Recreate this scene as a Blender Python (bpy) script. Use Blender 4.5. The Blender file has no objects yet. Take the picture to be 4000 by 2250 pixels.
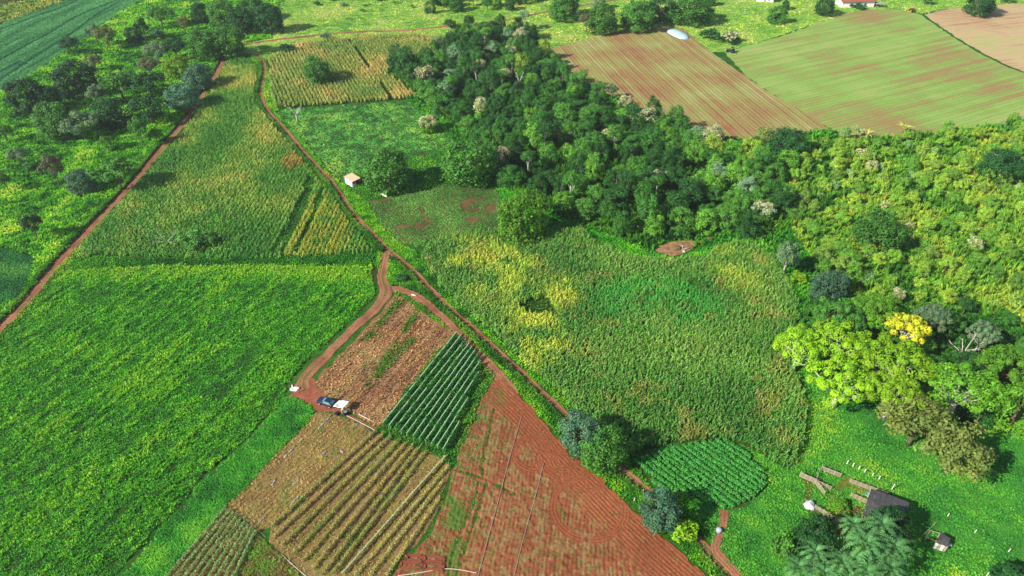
import bpy, bmesh, math, random
import numpy as np
from mathutils import Vector, Matrix

random.seed(7); RNG = np.random.default_rng(11)
SC = bpy.context.scene
COL = SC.collection

# ------------------------------------------------------------------ camera, sky, sun, exposure
CAM_H, PITCH, FPX = 115.0, 38.0, 2753.0          # drone height in metres, downward pitch, focal length in photo pixels
cam_data = bpy.data.cameras.new('camera'); cam = bpy.data.objects.new('camera', cam_data); COL.objects.link(cam)
cam_data.sensor_fit = 'HORIZONTAL'; cam_data.angle = 2*math.atan(2000/FPX)
cam_data.clip_start = 1.0; cam_data.clip_end = 6000.0
cam.location = (0, 0, CAM_H); cam.rotation_euler = (math.radians(90-PITCH), 0, 0)
SC.camera = cam
SUN_EL, SHADOW_DIR = 34.0, 28.0                  # shadows run along +x turned 28 degrees to +y
w = bpy.data.worlds.new('World'); SC.world = w; w.use_nodes = True
nt = w.node_tree; bg = nt.nodes['Background']; sky = nt.nodes.new('ShaderNodeTexSky')
sky.sky_type = 'NISHITA'; sky.sun_disc = False; sky.sun_elevation = math.radians(SUN_EL)
sdx, sdy = -math.cos(math.radians(SHADOW_DIR)), -math.sin(math.radians(SHADOW_DIR))   # towards the sun
sky.sun_rotation = math.atan2(sdx, sdy)
sky.air_density = 1.0; sky.dust_density = 0.6; sky.ozone_density = 1.0
nt.links.new(sky.outputs[0], bg.inputs[0]); bg.inputs[1].default_value = 0.09
sun_d = bpy.data.lights.new('sun', 'SUN'); sun = bpy.data.objects.new('sun', sun_d); COL.objects.link(sun)
sun_d.energy = 4.8; sun_d.angle = math.radians(0.5); sun_d.color = (1.0, 0.955, 0.86)
ce = math.cos(math.radians(SUN_EL))
sun.rotation_euler = Vector((-sdx*ce, -sdy*ce, -math.sin(math.radians(SUN_EL)))).to_track_quat('-Z', 'Y').to_euler()
sun.location = (-80, -40, 200)
SC.view_settings.view_transform = 'Standard'; SC.view_settings.look = 'None'
SC.view_settings.gamma = 1.0; SC.view_settings.use_curve_mapping = False
SC.view_settings.exposure = 0.95
SC.render.engine = 'CYCLES'

# ------------------------------------------------------------------ helpers
_p = math.radians(PITCH); _cp, _sp = math.cos(_p), math.sin(_p)
def G(x, y, z=0.0):
    """survey point of the photograph -> place on the ground plane (metres)"""
    u = (x-2000)/FPX; v = (y-1125)/FPX
    t = (CAM_H-z)/(_sp+v*_cp)
    return Vector((u*t, (_cp-v*_sp)*t, z))
def ppm(y): return (FPX*_sp+(y-1125)*_cp)/CAM_H       # photo pixels per metre across at that row
def height_at(y_top, base):
    v = (y_top-1125)/FPX
    return max(0.3, CAM_H+(-_sp-v*_cp)*base.y/(_cp-v*_sp))
def GA(pts): return np.array([[G(*q).x, G(*q).y] for q in pts])
def ang(a, b):
    A, B = G(*a), G(*b); return math.atan2(B.y-A.y, B.x-A.x)
def srgb(r, g, b, k=1.0):
    f = lambda c: ((c/255+0.055)/1.055)**2.4 if c > 10 else c/255/12.92
    return np.array([f(r)*k, f(g)*k, f(b)*k])
KA = 0.62                                             # photo display colour -> base colour
def C(r, g, b): return srgb(r, g, b, KA)
_tab = np.random.default_rng(5).random((8, 256, 256))
def noise(x, y, scale, seed=0):
    x = np.asarray(x)/scale+seed*17.3; y = np.asarray(y)/scale+seed*9.1
    xi = np.floor(x).astype(int); yi = np.floor(y).astype(int); fx = x-xi; fy = y-yi
    fx = fx*fx*(3-2*fx); fy = fy*fy*(3-2*fy); T = _tab[seed % 8]
    a = T[xi % 256, yi % 256]; b = T[(xi+1) % 256, yi % 256]; c = T[xi % 256, (yi+1) % 256]; d = T[(xi+1) % 256, (yi+1) % 256]
    return (a*(1-fx)+b*fx)*(1-fy)+(c*(1-fx)+d*fx)*fy
def fbm(x, y, scale, seed=0): return 0.55*noise(x, y, scale, seed)+0.3*noise(x, y, scale/2.3, seed+1)+0.15*noise(x, y, scale/5, seed+2)
def sstep(a, b, x): t = np.clip((x-a)/(b-a), 0, 1); return t*t*(3-2*t)
def inpoly(P, X, Y):
    m = np.zeros(X.shape, bool); n = len(P); j = n-1
    for i in range(n):
        xi, yi = P[i]; xj, yj = P[j]
        c = ((yi > Y) != (yj > Y))
        if c.any(): m ^= c & (X < (xj-xi)*(Y-yi)/((yj-yi) if yj != yi else 1e-9)+xi)
        j = i
    return m
def dist_line(L, X, Y):
    """distance to a polyline and signed side (positive = left of travel)"""
    best = np.full(X.shape, 1e9); side = np.zeros(X.shape)
    for (ax, ay), (bx, by) in zip(L[:-1], L[1:]):
        dx, dy = bx-ax, by-ay; l2 = dx*dx+dy*dy
        t = np.clip(((X-ax)*dx+(Y-ay)*dy)/l2, 0, 1)
        d = np.hypot(X-(ax+t*dx), Y-(ay+t*dy)); s = dx*(Y-ay)-dy*(X-ax)
        k = d < best; best[k] = d[k]; side[k] = np.sign(s)[k]
    return best, side
def smooth_line(P, n=3):
    P = np.array(P, float)
    for _ in range(n):
        Q = [P[0]]
        for a, b in zip(P[:-1], P[1:]): Q += [a*.75+b*.25, a*.25+b*.75]
        Q.append(P[-1]); P = np.array(Q)
    return P

def tag(o, label=None, cat=None, group=None, kind=None):
    if label: o['label'] = label
    if cat: o['category'] = cat
    if group: o['group'] = group
    if kind: o['kind'] = kind
    return o
def mesh_obj(name, me, parent=None):
    o = bpy.data.objects.new(name, me); COL.objects.link(o)
    if parent is not None: o.parent = parent
    return o
def empty(name, loc, rz=0.0):
    o = bpy.data.objects.new(name, None); COL.objects.link(o); o.location = loc; o.rotation_euler = (0, 0, rz)
    o.empty_display_size = 0.5; return o
def np_mesh(name, V, F, mats, tint=None, midx=None, smooth=False):
    """V (n,3); F (m,4) or (m,3) array or list"""
    me = bpy.data.meshes.new(name)
    if isinstance(F, np.ndarray):
        k = F.shape[1]; me.vertices.add(len(V)); me.vertices.foreach_set('co', np.asarray(V, np.float32).ravel())
        me.loops.add(F.size); me.loops.foreach_set('vertex_index', F.astype(np.int32).ravel())
        me.polygons.add(len(F)); me.polygons.foreach_set('loop_start', np.arange(0, F.size, k, dtype=np.int32))
        me.update(calc_edges=True)
    else:
        me.from_pydata([tuple(v) for v in V], [], F); me.update()
    for m in (mats if isinstance(mats, (list, tuple)) else [mats]): me.materials.append(m)
    if midx is not None: me.polygons.foreach_set('material_index', np.asarray(midx, np.int32))
    if tint is not None:
        a = me.attributes.new('tint', 'FLOAT_COLOR', 'FACE')
        t = np.asarray(tint, np.float32)
        if t.ndim == 1: t = np.stack([t, t, t], 1)
        a.data.foreach_set('color', np.concatenate([t, np.ones((len(t), 1), np.float32)], 1).ravel())
    me.polygons.foreach_set('use_smooth', np.full(len(me.polygons), smooth))
    me.validate(); return me
class MB:
    """collects boxes, tubes and faces of ONE part"""
    def __init__(s): s.v = []; s.f = []
    def add(s, V, F):
        o = len(s.v); s.v += [tuple(q) for q in V]; s.f += [tuple(i+o for i in f) for f in F]; return s
    def box(s, c, d, rz=0.0, M=None):
        x, y, z = d[0]/2, d[1]/2, d[2]/2; R = Matrix.Rotation(rz, 3, 'Z') if M is None else M; c = Vector(c)
        V = [c+R @ Vector(q) for q in ((-x, -y, -z), (x, -y, -z), (x, y, -z), (-x, y, -z), (-x, -y, z), (x, -y, z), (x, y, z), (-x, y, z))]
        return s.add(V, [(0, 3, 2, 1), (4, 5, 6, 7), (0, 1, 5, 4), (1, 2, 6, 5), (2, 3, 7, 6), (3, 0, 4, 7)])
    def bar(s, a, b, wdt, hgt=None):
        a, b = Vector(a), Vector(b); d = b-a; L = d.length; hgt = hgt or wdt
        q = d.to_track_quat('X', 'Z').to_matrix(); return s.box((a+b)/2, (L, wdt, hgt), M=q)
    def tube(s, pts, rad, n=6, cap=True):
        pts = [Vector(q) for q in pts]; o = len(s.v); R = rad if isinstance(rad, (list, tuple)) else [rad]*len(pts)
        for i, q in enumerate(pts):
            d = (pts[min(i+1, len(pts)-1)]-pts[max(i-1, 0)]).normalized()
            a = d.orthogonal().normalized() if abs(d.z) < .95 else (Vector((1, 0, 0))-d*d.x).normalized(); b = d.cross(a)
            for k in range(n):
                t = 2*math.pi*k/n; s.v.append(tuple(q+(a*math.cos(t)+b*math.sin(t))*R[i]))
        for i in range(len(pts)-1):
            for k in range(n):
                s.f.append((o+i*n+k, o+i*n+(k+1) % n, o+(i+1)*n+(k+1) % n, o+(i+1)*n+k))
        if cap:
            s.f.append(tuple(o+k for k in reversed(range(n)))); s.f.append(tuple(o+(len(pts)-1)*n+k for k in range(n)))
        return s
    def mesh(s, name, mat, smooth=False): return np_mesh(name, s.v, s.f, mat, smooth=smooth)
    def build(s, name, mat, parent=None, smooth=False): return mesh_obj(name, s.mesh(name, mat, smooth), parent)

# ------------------------------------------------------------------ materials
def _mat(name):
    m = bpy.data.materials.new(name); m.use_nodes = True; n = m.node_tree.nodes; return m, n, m.node_tree.links, n['Principled BSDF'], n['Material Output']
def rgba(c): return (float(c[0]), float(c[1]), float(c[2]), 1.0)
def leaf_mat(name, source, transl=0.28, rough=0.55):
    """foliage: colour from the object (trees) or from the scattered plant (crops), times the leaf's own tint"""
    m, n, l, p, out = _mat(name)
    if isinstance(source, str) and source == 'OBJECT':
        oi = n.new('ShaderNodeObjectInfo'); src = oi.outputs['Color']
    elif isinstance(source, str):
        a = n.new('ShaderNodeAttribute'); a.attribute_type = 'INSTANCER'; a.attribute_name = 'col'; src = a.outputs['Color']
    else:
        r = n.new('ShaderNodeRGB'); r.outputs[0].default_value = rgba(source); src = r.outputs[0]
    t = n.new('ShaderNodeAttribute'); t.attribute_name = 'tint'
    mx = n.new('ShaderNodeMix'); mx.data_type = 'RGBA'; mx.blend_type = 'MULTIPLY'; mx.inputs[0].default_value = 1.0
    l.new(src, mx.inputs[6]); l.new(t.outputs['Color'], mx.inputs[7])
    l.new(mx.outputs[2], p.inputs['Base Color']); p.inputs['Roughness'].default_value = rough
    p.inputs['Specular IOR Level'].default_value = 0.25
    tr = n.new('ShaderNodeBsdfTranslucent'); l.new(mx.outputs[2], tr.inputs['Color'])
    ms = n.new('ShaderNodeMixShader'); ms.inputs[0].default_value = transl
    l.new(p.outputs[0], ms.inputs[1]); l.new(tr.outputs[0], ms.inputs[2]); l.new(ms.outputs[0], out.inputs[0]); return m
def plain_mat(name, c, rough=0.7, var=0.15, scale=3.0, bump=0.0, metal=0.0, spec=0.3):
    m, n, l, p, out = _mat(name)
    tc = n.new('ShaderNodeTexCoord'); nz = n.new('ShaderNodeTexNoise'); nz.inputs['Scale'].default_value = scale; nz.inputs['Detail'].default_value = 5
    l.new(tc.outputs['Object'], nz.inputs['Vector']); cr = n.new('ShaderNodeValToRGB'); l.new(nz.outputs[0], cr.inputs[0])
    cr.color_ramp.elements[0].position = .3; cr.color_ramp.elements[1].position = .7
    cr.color_ramp.elements[0].color = rgba(np.array(c)*(1-var)); cr.color_ramp.elements[1].color = rgba(np.clip(np.array(c)*(1+var), 0, 1))
    l.new(cr.outputs[0], p.inputs['Base Color']); p.inputs['Roughness'].default_value = rough; p.inputs['Metallic'].default_value = metal
    p.inputs['Specular IOR Level'].default_value = spec
    if bump:
        b = n.new('ShaderNodeBump'); b.inputs['Strength'].default_value = bump; l.new(nz.outputs[0], b.inputs['Height']); l.new(b.outputs[0], p.inputs['Normal'])
    return m
KG = 0.72                                             # bare ground faces the sun squarely, leaves do not
def ground_mat(name, stops, angle=0.0, along=12.0, across=1.2, fine=0.5, fine_amt=0.35, bump=0.6, patch=25.0, kg=1.0, rows=0.0, row_amt=0.16, con=1.9):
    """soil or turf: stretched noise along `angle` (drill rows), broad patches and fine crumbs, all in world metres"""
    m, n, l, p, out = _mat(name); geo = n.new('ShaderNodeNewGeometry')
    mp = n.new('ShaderNodeMapping'); mp.vector_type = 'POINT'; mp.inputs['Rotation'].default_value = (0, 0, -angle)
    l.new(geo.outputs['Position'], mp.inputs['Vector'])
    sc = n.new('ShaderNodeMapping'); sc.inputs['Scale'].default_value = (1/along, 1/across, 1); l.new(mp.outputs[0], sc.inputs['Vector'])
    def nz(vec, scale, det=4):
        q = n.new('ShaderNodeTexNoise'); q.inputs['Scale'].default_value = scale; q.inputs['Detail'].default_value = det; q.inputs['Roughness'].default_value = 0.6
        l.new(vec, q.inputs['Vector']); return q.outputs[0]
    a = nz(sc.outputs[0], 1.0); b = nz(geo.outputs['Position'], 1/patch, 3); c = nz(geo.outputs['Position'], 1/fine, 3)
    def mth(op, x, y):
        q = n.new('ShaderNodeMath'); q.operation = op
        for i, s in enumerate((x, y)):
            if isinstance(s, (int, float)): q.inputs[i].default_value = s
            else: l.new(s, q.inputs[i])
        return q.outputs[0]
    s = mth('ADD', mth('MULTIPLY', a, 0.5), mth('MULTIPLY', b, 0.5))
    s = mth('ADD', s, mth('MULTIPLY', mth('SUBTRACT', c, 0.5), fine_amt))
    s = mth('ADD', mth('MULTIPLY', mth('SUBTRACT', s, 0.5), con), 0.5)
    if rows:
        wv = n.new('ShaderNodeTexWave'); wv.wave_type = 'BANDS'; wv.bands_direction = 'Y'; wv.inputs['Scale'].default_value = 0.314/rows; wv.inputs['Distortion'].default_value = 3.0; wv.inputs['Detail'].default_value = 3; wv.inputs['Detail Scale'].default_value = .6
        l.new(mp.outputs[0], wv.inputs['Vector']); s = mth('ADD', s, mth('MULTIPLY', mth('SUBTRACT', wv.outputs[1], .5), row_amt*2))
    cr = n.new('ShaderNodeValToRGB'); l.new(s, cr.inputs[0]); el = cr.color_ramp.elements
    while len(el) < len(stops): el.new(0.5)
    for e, (pos, c3) in zip(el, stops): e.position = pos; e.color = rgba(c3*KG*kg)
    l.new(cr.outputs[0], p.inputs['Base Color']); p.inputs['Roughness'].default_value = 0.95; p.inputs['Specular IOR Level'].default_value = 0.1
    bm = n.new('ShaderNodeBump'); bm.inputs['Strength'].default_value = bump; bm.inputs['Distance'].default_value = 0.15
    l.new(mth('ADD', c, a), bm.inputs['Height']); l.new(bm.outputs[0], p.inputs['Normal']); return m
def vcol_mat(name, rough=0.95, bump=0.5, fine=0.35):
    """mesh colour attribute 'col' (real colour of soil and weeds) with crumbly relief"""
    m, n, l, p, out = _mat(name); a = n.new('ShaderNodeAttribute'); a.attribute_name = 'col'; geo = n.new('ShaderNodeNewGeometry')
    q = n.new('ShaderNodeTexNoise'); q.inputs['Scale'].default_value = 1/fine; q.inputs['Detail'].default_value = 4; l.new(geo.outputs['Position'], q.inputs['Vector'])
    cr = n.new('ShaderNodeMapRange'); cr.inputs[1].default_value = .3; cr.inputs[2].default_value = .7; cr.inputs[3].default_value = .72; cr.inputs[4].default_value = 1.25; l.new(q.outputs[0], cr.inputs[0])
    mx = n.new('ShaderNodeMix'); mx.data_type = 'RGBA'; mx.blend_type = 'MULTIPLY'; mx.inputs[0].default_value = 1; l.new(a.outputs['Color'], mx.inputs[6]); l.new(cr.outputs[0], mx.inputs[7])
    l.new(mx.outputs[2], p.inputs['Base Color']); p.inputs['Roughness'].default_value = rough; p.inputs['Specular IOR Level'].default_value = 0.1
    bm = n.new('ShaderNodeBump'); bm.inputs['Strength'].default_value = bump; bm.inputs['Distance'].default_value = 0.1; l.new(q.outputs[0], bm.inputs['Height']); l.new(bm.outputs[0], p.inputs['Normal']); return m

M_CROWN = leaf_mat('tree_leaves', 'OBJECT'); M_CROP = leaf_mat('crop_leaves', 'INSTANCER', 0.3)
M_STRAW = leaf_mat('straw_tassel', C(196, 172, 96), 0.2); M_FLOWER = leaf_mat('cream_blossom', C(235, 225, 170), 0.2)
M_BARK = plain_mat('bark', C(120, 104, 84), 0.9, .3, 2.0, .4); M_PALE = plain_mat('pale_bark', C(216, 208, 192), 0.85, .15, 2.0, .3)
M_DIRT = vcol_mat('red_dirt')
M_WOOD = plain_mat('weathered_wood', C(186, 168, 142), 0.85, .2, 6.0, .2); M_STAKE = plain_mat('bamboo_stake', C(222, 206, 160), 0.8, .15, 5.0)
M_WHITE = plain_mat('white_paint', C(240, 238, 230)*1.25, 0.6, .04, 2.0); M_DARKROOF = plain_mat('dark_fibre_cement', C(84, 82, 84), 0.85, .25, 1.2, .2)

# ------------------------------------------------------------------ plan of the place (survey points -> ground metres)
RD1 = smooth_line(GA([(905, 178), (893, 200), (828, 316), (766, 404), (704, 497), (621, 590), (559, 668), (487, 753), (393, 848), (311, 936), (243, 1009), (171, 1092), (104, 1180), (26, 1257), (-60, 1345), (-260, 1560)]), 2)
RD2 = smooth_line(GA([(893, 205), (950, 208), (1000, 220), (1026, 233), (1036, 280), (1021, 331), (1015, 373), (1041, 430), (1083, 476), (1145, 543), (1191, 605), (1243, 657), (1290, 704), (1324, 750), (1362, 817), (1414, 874), (1466, 926), (1512, 978), (1574, 1024), (1626, 1071), (1683, 1133), (1766, 1216), (1838, 1278), (1911, 1345), (2000, 1423), (2080, 1500), (2200, 1615), (2300, 1715), (2420, 1832), (2550, 1935), (2640, 2030), (2730, 2110), (2800, 2190), (2860, 2260), (2920, 2330)]), 2)
RD3 = smooth_line(GA([(1515, 1128), (1560, 1130), (1611, 1150), (1662, 1182), (1725, 1238), (1787, 1301), (1849, 1365), (1911, 1422), (1965, 1480), (2010, 1545)]), 2)
RD4 = smooth_line(GA([(1512, 985), (1497, 1045), (1490, 1092), (1512, 1133), (1486, 1188), (1435, 1236), (1362, 1302), (1290, 1374), (1217, 1446), (1180, 1490), (1190, 1525)]), 2)
RDT = smooth_line(GA([(905, 180), (960, 172), (1060, 158), (1200, 142), (1390, 124), (1500, 122), (1590, 120), (1700, 108), (1850, 92), (1960, 82), (2060, 62), (2140, 46), (2250, 26), (2400, 0), (2500, -20)]), 2)
PTH = smooth_line(GA([(2828, 1995), (2826, 2040), (2815, 2085), (2792, 2130), (2800, 2165), (2845, 2210), (2895, 2262), (2930, 2300)]), 2)
def road_pts(): return [(RD1, 1.35), (RD2, 1.0), (RD3, 1.15), (RD4, 1.25), (RDT, 1.2), (PTH, 0.75)]
POLY = dict(
 corner=[(-400, 60), (-200, 40), (0, 22), (90, 0), (160, -40), (-400, -60)],
 soy=[(-500, 230), (0, 97), (145, 43), (269, 0), (330, -30), (620, -30), (548, 2), (450, 62), (290, 175), (130, 283), (0, 360), (-400, 590)],
 soy2=[(-200, 960), (-20, 965), (60, 985), (128, 1000), (120, 1075), (90, 1130), (40, 1170), (-30, 1215), (-200, 1320)],
 maize_up=[(1047, 235), (1175, 172), (1290, 158), (1400, 150), (1600, 137), (1745, 152), (1770, 190), (1700, 225), (1560, 230), (1510, 290), (1620, 372), (1625, 385), (1300, 410), (1085, 424), (1060, 370)],
 sorghum=[(905, 228), (985, 240), (1005, 300), (990, 380), (1050, 470), (1150, 590), (1235, 690), (1300, 770), (1370, 880), (1430, 950), (1470, 990), (1200, 1005), (900, 1015), (600, 1010), (400, 1000), (290, 1010), (420, 850), (560, 700), (700, 535), (800, 390)],
 weeds=[(255, 1062), (500, 1042), (900, 1035), (1250, 1040), (1470, 1045), (1470, 1110), (1460, 1165), (1330, 1290), (1190, 1420), (1128, 1500), (1098, 1560), (988, 1690), (806, 1850), (612, 2060), (440, 2262), (380, 2330), (-250, 2330), (-250, 1620), (0, 1345), (110, 1215)],
 beans=[(1108, 1548), (1160, 1556), (1238, 1604), (1008, 1850), (888, 1985), (778, 2100), (638, 2262), (430, 2310), (612, 2090), (812, 1870), (995, 1704)],
 mulch=[(1235, 1612), (1290, 1612), (1345, 1632), (1460, 1690), (1300, 1830), (1120, 2000), (1055, 2060), (1010, 2075), (885, 1980), (1000, 1850)],
 dryrows=[(1468, 1690), (1600, 1742), (1735, 1792), (1758, 1835), (1740, 1900), (1715, 1985), (1660, 2080), (1590, 2160), (1500, 2262), (1190, 2262), (1105, 2165), (1050, 2120), (1058, 2066)],
 stakes=[(883, 1984), (1005, 2080), (960, 2150), (880, 2262), (620, 2290), (770, 2110)],
 stakeweeds=[(1010, 2086), (1050, 2130), (1100, 2170), (1180, 2262), (1160, 2290), (885, 2262), (965, 2152)],
 tomato=[(1478, 1668), (1570, 1545), (1690, 1400), (1780, 1308), (1830, 1335), (1900, 1420), (1922, 1465), (1890, 1520), (1840, 1640), (1800, 1740), (1768, 1800), (1700, 1770), (1580, 1715)],
 fallow=[(1545, 1150), (1600, 1160), (1655, 1190), (1720, 1250), (1775, 1308), (1690, 1400), (1570, 1545), (1478, 1668), (1400, 1630), (1300, 1570), (1235, 1520), (1245, 1470), (1380, 1340), (1500, 1210)],
 plough=[(1945, 1480), (1990, 1500), (2050, 1565), (2130, 1650), (2230, 1770), (2330, 1850), (2440, 1960), (2560, 2070), (2650, 2150), (2780, 2262), (2820, 2330), (1500, 2330), (1540, 2240), (1660, 2110), (1730, 1985), (1760, 1880), (1775, 1800), (1830, 1690), (1880, 1560), (1915, 1500)],
 okra=[(1428, 785), (1560, 768), (1800, 715), (1940, 740), (1965, 800), (1950, 890), (1700, 925), (1640, 960), (1560, 950), (1500, 890)],
 maize=[(1650, 1000), (1680, 950), (1760, 925), (1950, 905), (2120, 920), (2260, 900), (2330, 960), (2450, 1010), (2600, 1025), (2750, 1010), (2830, 960), (2930, 960), (3020, 1020), (3060, 1080), (3110, 1180), (3100, 1300), (3060, 1400), (3120, 1500), (3150, 1600), (3130, 1720), (3085, 1835), (3010, 1800), (2900, 1735), (2800, 1715), (2600, 1740), (2500, 1760), (2460, 1790), (2330, 1680), (2250, 1600), (2100, 1460), (1950, 1330), (1780, 1180), (1690, 1080)],
 cassava=[(2470, 1800), (2560, 1770), (2680, 1735), (2820, 1715), (2900, 1760), (2985, 1845), (3000, 1900), (2950, 1950), (2860, 1995), (2800, 1985), (2680, 1930), (2590, 1930), (2545, 1880)],
 greens=[(1075, 432), (1300, 415), (1600, 395), (1640, 440), (1700, 500), (1780, 560), (1700, 600), (1560, 620), (1420, 680), (1310, 688), (1200, 570)],
 field_a=[(2145, 192), (2362, 133), (2500, 110), (2600, 100), (2668, 116), (2780, 205), (2906, 292), (3005, 362), (3130, 430), (3240, 500), (3000, 560), (2776, 530), (2595, 480), (2466, 410), (2336, 350), (2233, 300), (2170, 245)],
 field_b=[(2830, 205), (2920, 178), (3060, 140), (3190, 92), (3300, 55), (3400, 38), (3500, 36), (3590, 55), (3650, 95), (3740, 158), (3850, 222), (3940, 265), (4120, 330), (4300, 400), (4300, 520), (4000, 470), (3850, 490), (3700, 520), (3500, 540), (3300, 545), (3235, 500), (3120, 425), (3000, 358), (2905, 288)],
 field_c=[(3610, 58), (3700, 36), (3850, 22), (4000, 14), (4300, 0), (4300, 390), (4120, 322), (3945, 260), (3855, 216), (3745, 152), (3655, 90)],
 yard=[(1125, 1548), (1150, 1500), (1190, 1470), (1240, 1480), (1235, 1520), (1300, 1572), (1400, 1632), (1478, 1672), (1465, 1690), (1345, 1630), (1290, 1610), (1235, 1610), (1215, 1590), (1165, 1556)],
 forest=[(1690, 180), (1830, 120), (2060, 110), (2130, 200), (2180, 275), (2260, 335), (2350, 385), (2480, 445), (2600, 505), (2800, 555), (3000, 580), (3080, 660), (3090, 800), (3060, 900), (2950, 950), (2860, 895), (2780, 900), (2700, 930), (2600, 942), (2540, 972), (2400, 930), (2300, 890), (2200, 850), (2150, 820), (2090, 780), (2000, 730), (1900, 640), (1850, 560), (1790, 500), (1690, 440), (1640, 390), (1530, 290), (1510, 250), (1570, 235), (1700, 235)],
 scrub=[(3000, 580), (3300, 545), (3500, 545), (3700, 525), (4000, 470), (4300, 520), (4300, 1500), (4000, 1280), (3900, 1240), (3700, 1200), (3450, 1200), (3250, 1130), (3170, 1010), (3090, 900), (3080, 660)],
 grove=[(3150, 1180), (3250, 1140), (3450, 1205), (3700, 1205), (3900, 1245), (4300, 1500), (4300, 1700), (4000, 1560), (3930, 1640), (3800, 1700), (3650, 1600), (3300, 1540), (3180, 1460), (3100, 1400), (3120, 1250)],
 water=[(2554, 972), (2580, 958), (2609, 947), (2655, 941), (2694, 940), (2720, 944), (2760, 930), (2795, 916), (2800, 900), (2812, 905), (2808, 920), (2766, 936), (2727, 953), (2702, 972), (2679, 986), (2648, 997), (2627, 1001), (2601, 994), (2567, 983)],
)
PG = {k: GA(v) for k, v in POLY.items()}
# class map of the ground on a 0.4 m raster: which crop or road covers each spot
RX0, RX1, RY0, RY1, RS = -330.0, 330.0, 55.0, 460.0, 0.4
_xs = np.arange(RX0, RX1, RS); _ys = np.arange(RY0, RY1, RS); CX, CY = np.meshgrid(_xs, _ys)
CLS = np.zeros(CX.shape, np.int16); CID = {}
for i, k in enumerate(PG, 1):
    CID[k] = i; P = PG[k]
    a0, a1 = np.searchsorted(_xs, [P[:, 0].min(), P[:, 0].max()]); b0, b1 = np.searchsorted(_ys, [P[:, 1].min(), P[:, 1].max()])
    X = CX[b0:b1, a0:a1]; Y = CY[b0:b1, a0:a1]
    if not X.size: continue
    jx = (noise(X, Y, 2.5, 1)-.5)*1.2; jy = (noise(X, Y, 2.5, 2)-.5)*1.2
    CLS[b0:b1, a0:a1][inpoly(P, X+jx, Y+jy)] = i
CID['road'] = 99; CID['verge'] = 98
for L, hw in road_pts():
    a0, a1 = np.searchsorted(_xs, [L[:, 0].min()-5, L[:, 0].max()+5]); b0, b1 = np.searchsorted(_ys, [L[:, 1].min()-5, L[:, 1].max()+5])
    X = CX[b0:b1, a0:a1]; Y = CY[b0:b1, a0:a1]
    d, s = dist_line(L, X, Y); d = d+(noise(X, Y, 1.6, 3)-.5)*.7
    sub = CLS[b0:b1, a0:a1]
    sub[(d < hw+1.5) & (sub != 99)] = 98; sub[d < hw] = 99
for k in ('water',):
    m = inpoly(PG[k], CX, CY); CLS[m] = CID[k]
def cls_at(x, y):
    i = np.clip(((x-RX0)/RS+.5).astype(int), 0, CLS.shape[1]-1); j = np.clip(((y-RY0)/RS+.5).astype(int), 0, CLS.shape[0]-1); return CLS[j, i]
# ------------------------------------------------------------------ ground, fields, roads, water
from mathutils.geometry import tessellate_polygon
def rough_edge(P, step=2.0, amp=0.5, seed=0):
    out = []; r = np.random.default_rng(seed)
    for a, b in zip(P, np.roll(P, -1, 0)):
        n = max(1, int(np.hypot(*(b-a))/step))
        for k in range(n): out.append(a+(b-a)*k/n+(r.random(2)-.5)*amp*2*(k > 0))
    return np.array(out)
_zl = [0.0]
def sheet(name, P, z, mat, label, cat='field', kind='structure'):
    if name != 'pond_water': _zl[0] += .004; z = _zl[0]
    P = rough_edge(P, seed=len(name)); V = [(x, y, z) for x, y in P]
    tri = tessellate_polygon([[Vector(v) for v in V]])
    F = []
    for t in tri:
        a, b, c = (Vector(V[i]) for i in t)
        F.append(tuple(t) if (b-a).cross(c-a).z > 0 else (t[0], t[2], t[1]))
    return tag(mesh_obj(name, np_mesh(name, V, F, mat)), label, cat, kind=kind)
A = lambda a, b: ang(a, b)
g_mead = ground_mat('meadow_turf', [(.25, C(40, 92, 26)), (.5, C(60, 120, 34)), (.75, C(88, 138, 46))], 0.5, 6, 3, .6, .5, .8, 18)
tag(mesh_obj('ground', np_mesh('ground', [(-1500, -300, 0), (1500, -300, 0), (1500, 2500, 0), (-1500, 2500, 0)], [(0, 1, 2, 3)], g_mead)), 'green grassy ground under the whole farm', 'ground', kind='structure')
soil_dark = ground_mat('dark_olive_soil', [(.3, C(60, 74, 30)), (.7, C(96, 110, 44))], 0, 3, 3, .5, .5, .6)  # dark olive soil colour under crops and scrub
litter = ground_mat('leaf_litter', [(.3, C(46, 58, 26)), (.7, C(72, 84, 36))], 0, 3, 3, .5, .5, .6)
soil_red = ground_mat('red_soil', [(.25, C(128, 74, 46)), (.5, C(166, 100, 66)), (.75, C(186, 132, 88))], A((1500, 1640), (1780, 1310)), 8, .7, .4, .5, .9, 10)
soil_veg = ground_mat('brown_soil', [(.25, C(96, 84, 48)), (.55, C(128, 108, 66)), (.8, C(164, 116, 78))], .3, 3, 2, .5, .5, .7, 9)
soil_tan = ground_mat('dry_tilled_soil', [(.2, C(116, 90, 56)), (.45, C(156, 120, 78)), (.6, C(164, 138, 86)), (.8, C(140, 142, 66))], A((1110, 2075), (1460, 1700)), 10, .5, .35, .55, .9, 8, 1.2)
soil_fallow = ground_mat('fallow_soil', [(.2, C(124, 84, 60)), (.45, C(164, 112, 80)), (.65, C(186, 150, 108)), (.85, C(120, 130, 60))], A((1500, 1210), (1240, 1480)), 14, 1.3, .4, .5, .9, 9, 1.15)
m_fa = ground_mat('drilled_soil_with_seedlings', [(.12, C(158, 106, 74)), (.36, C(182, 138, 96)), (.54, C(168, 158, 90)), (.72, C(144, 178, 82)), (.92, C(206, 184, 132))], A((2620, 130), (3000, 430)), 70, 2.0, .45, .45, .6, 30, 1.25, 1.7, .2, 3.2)
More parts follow.
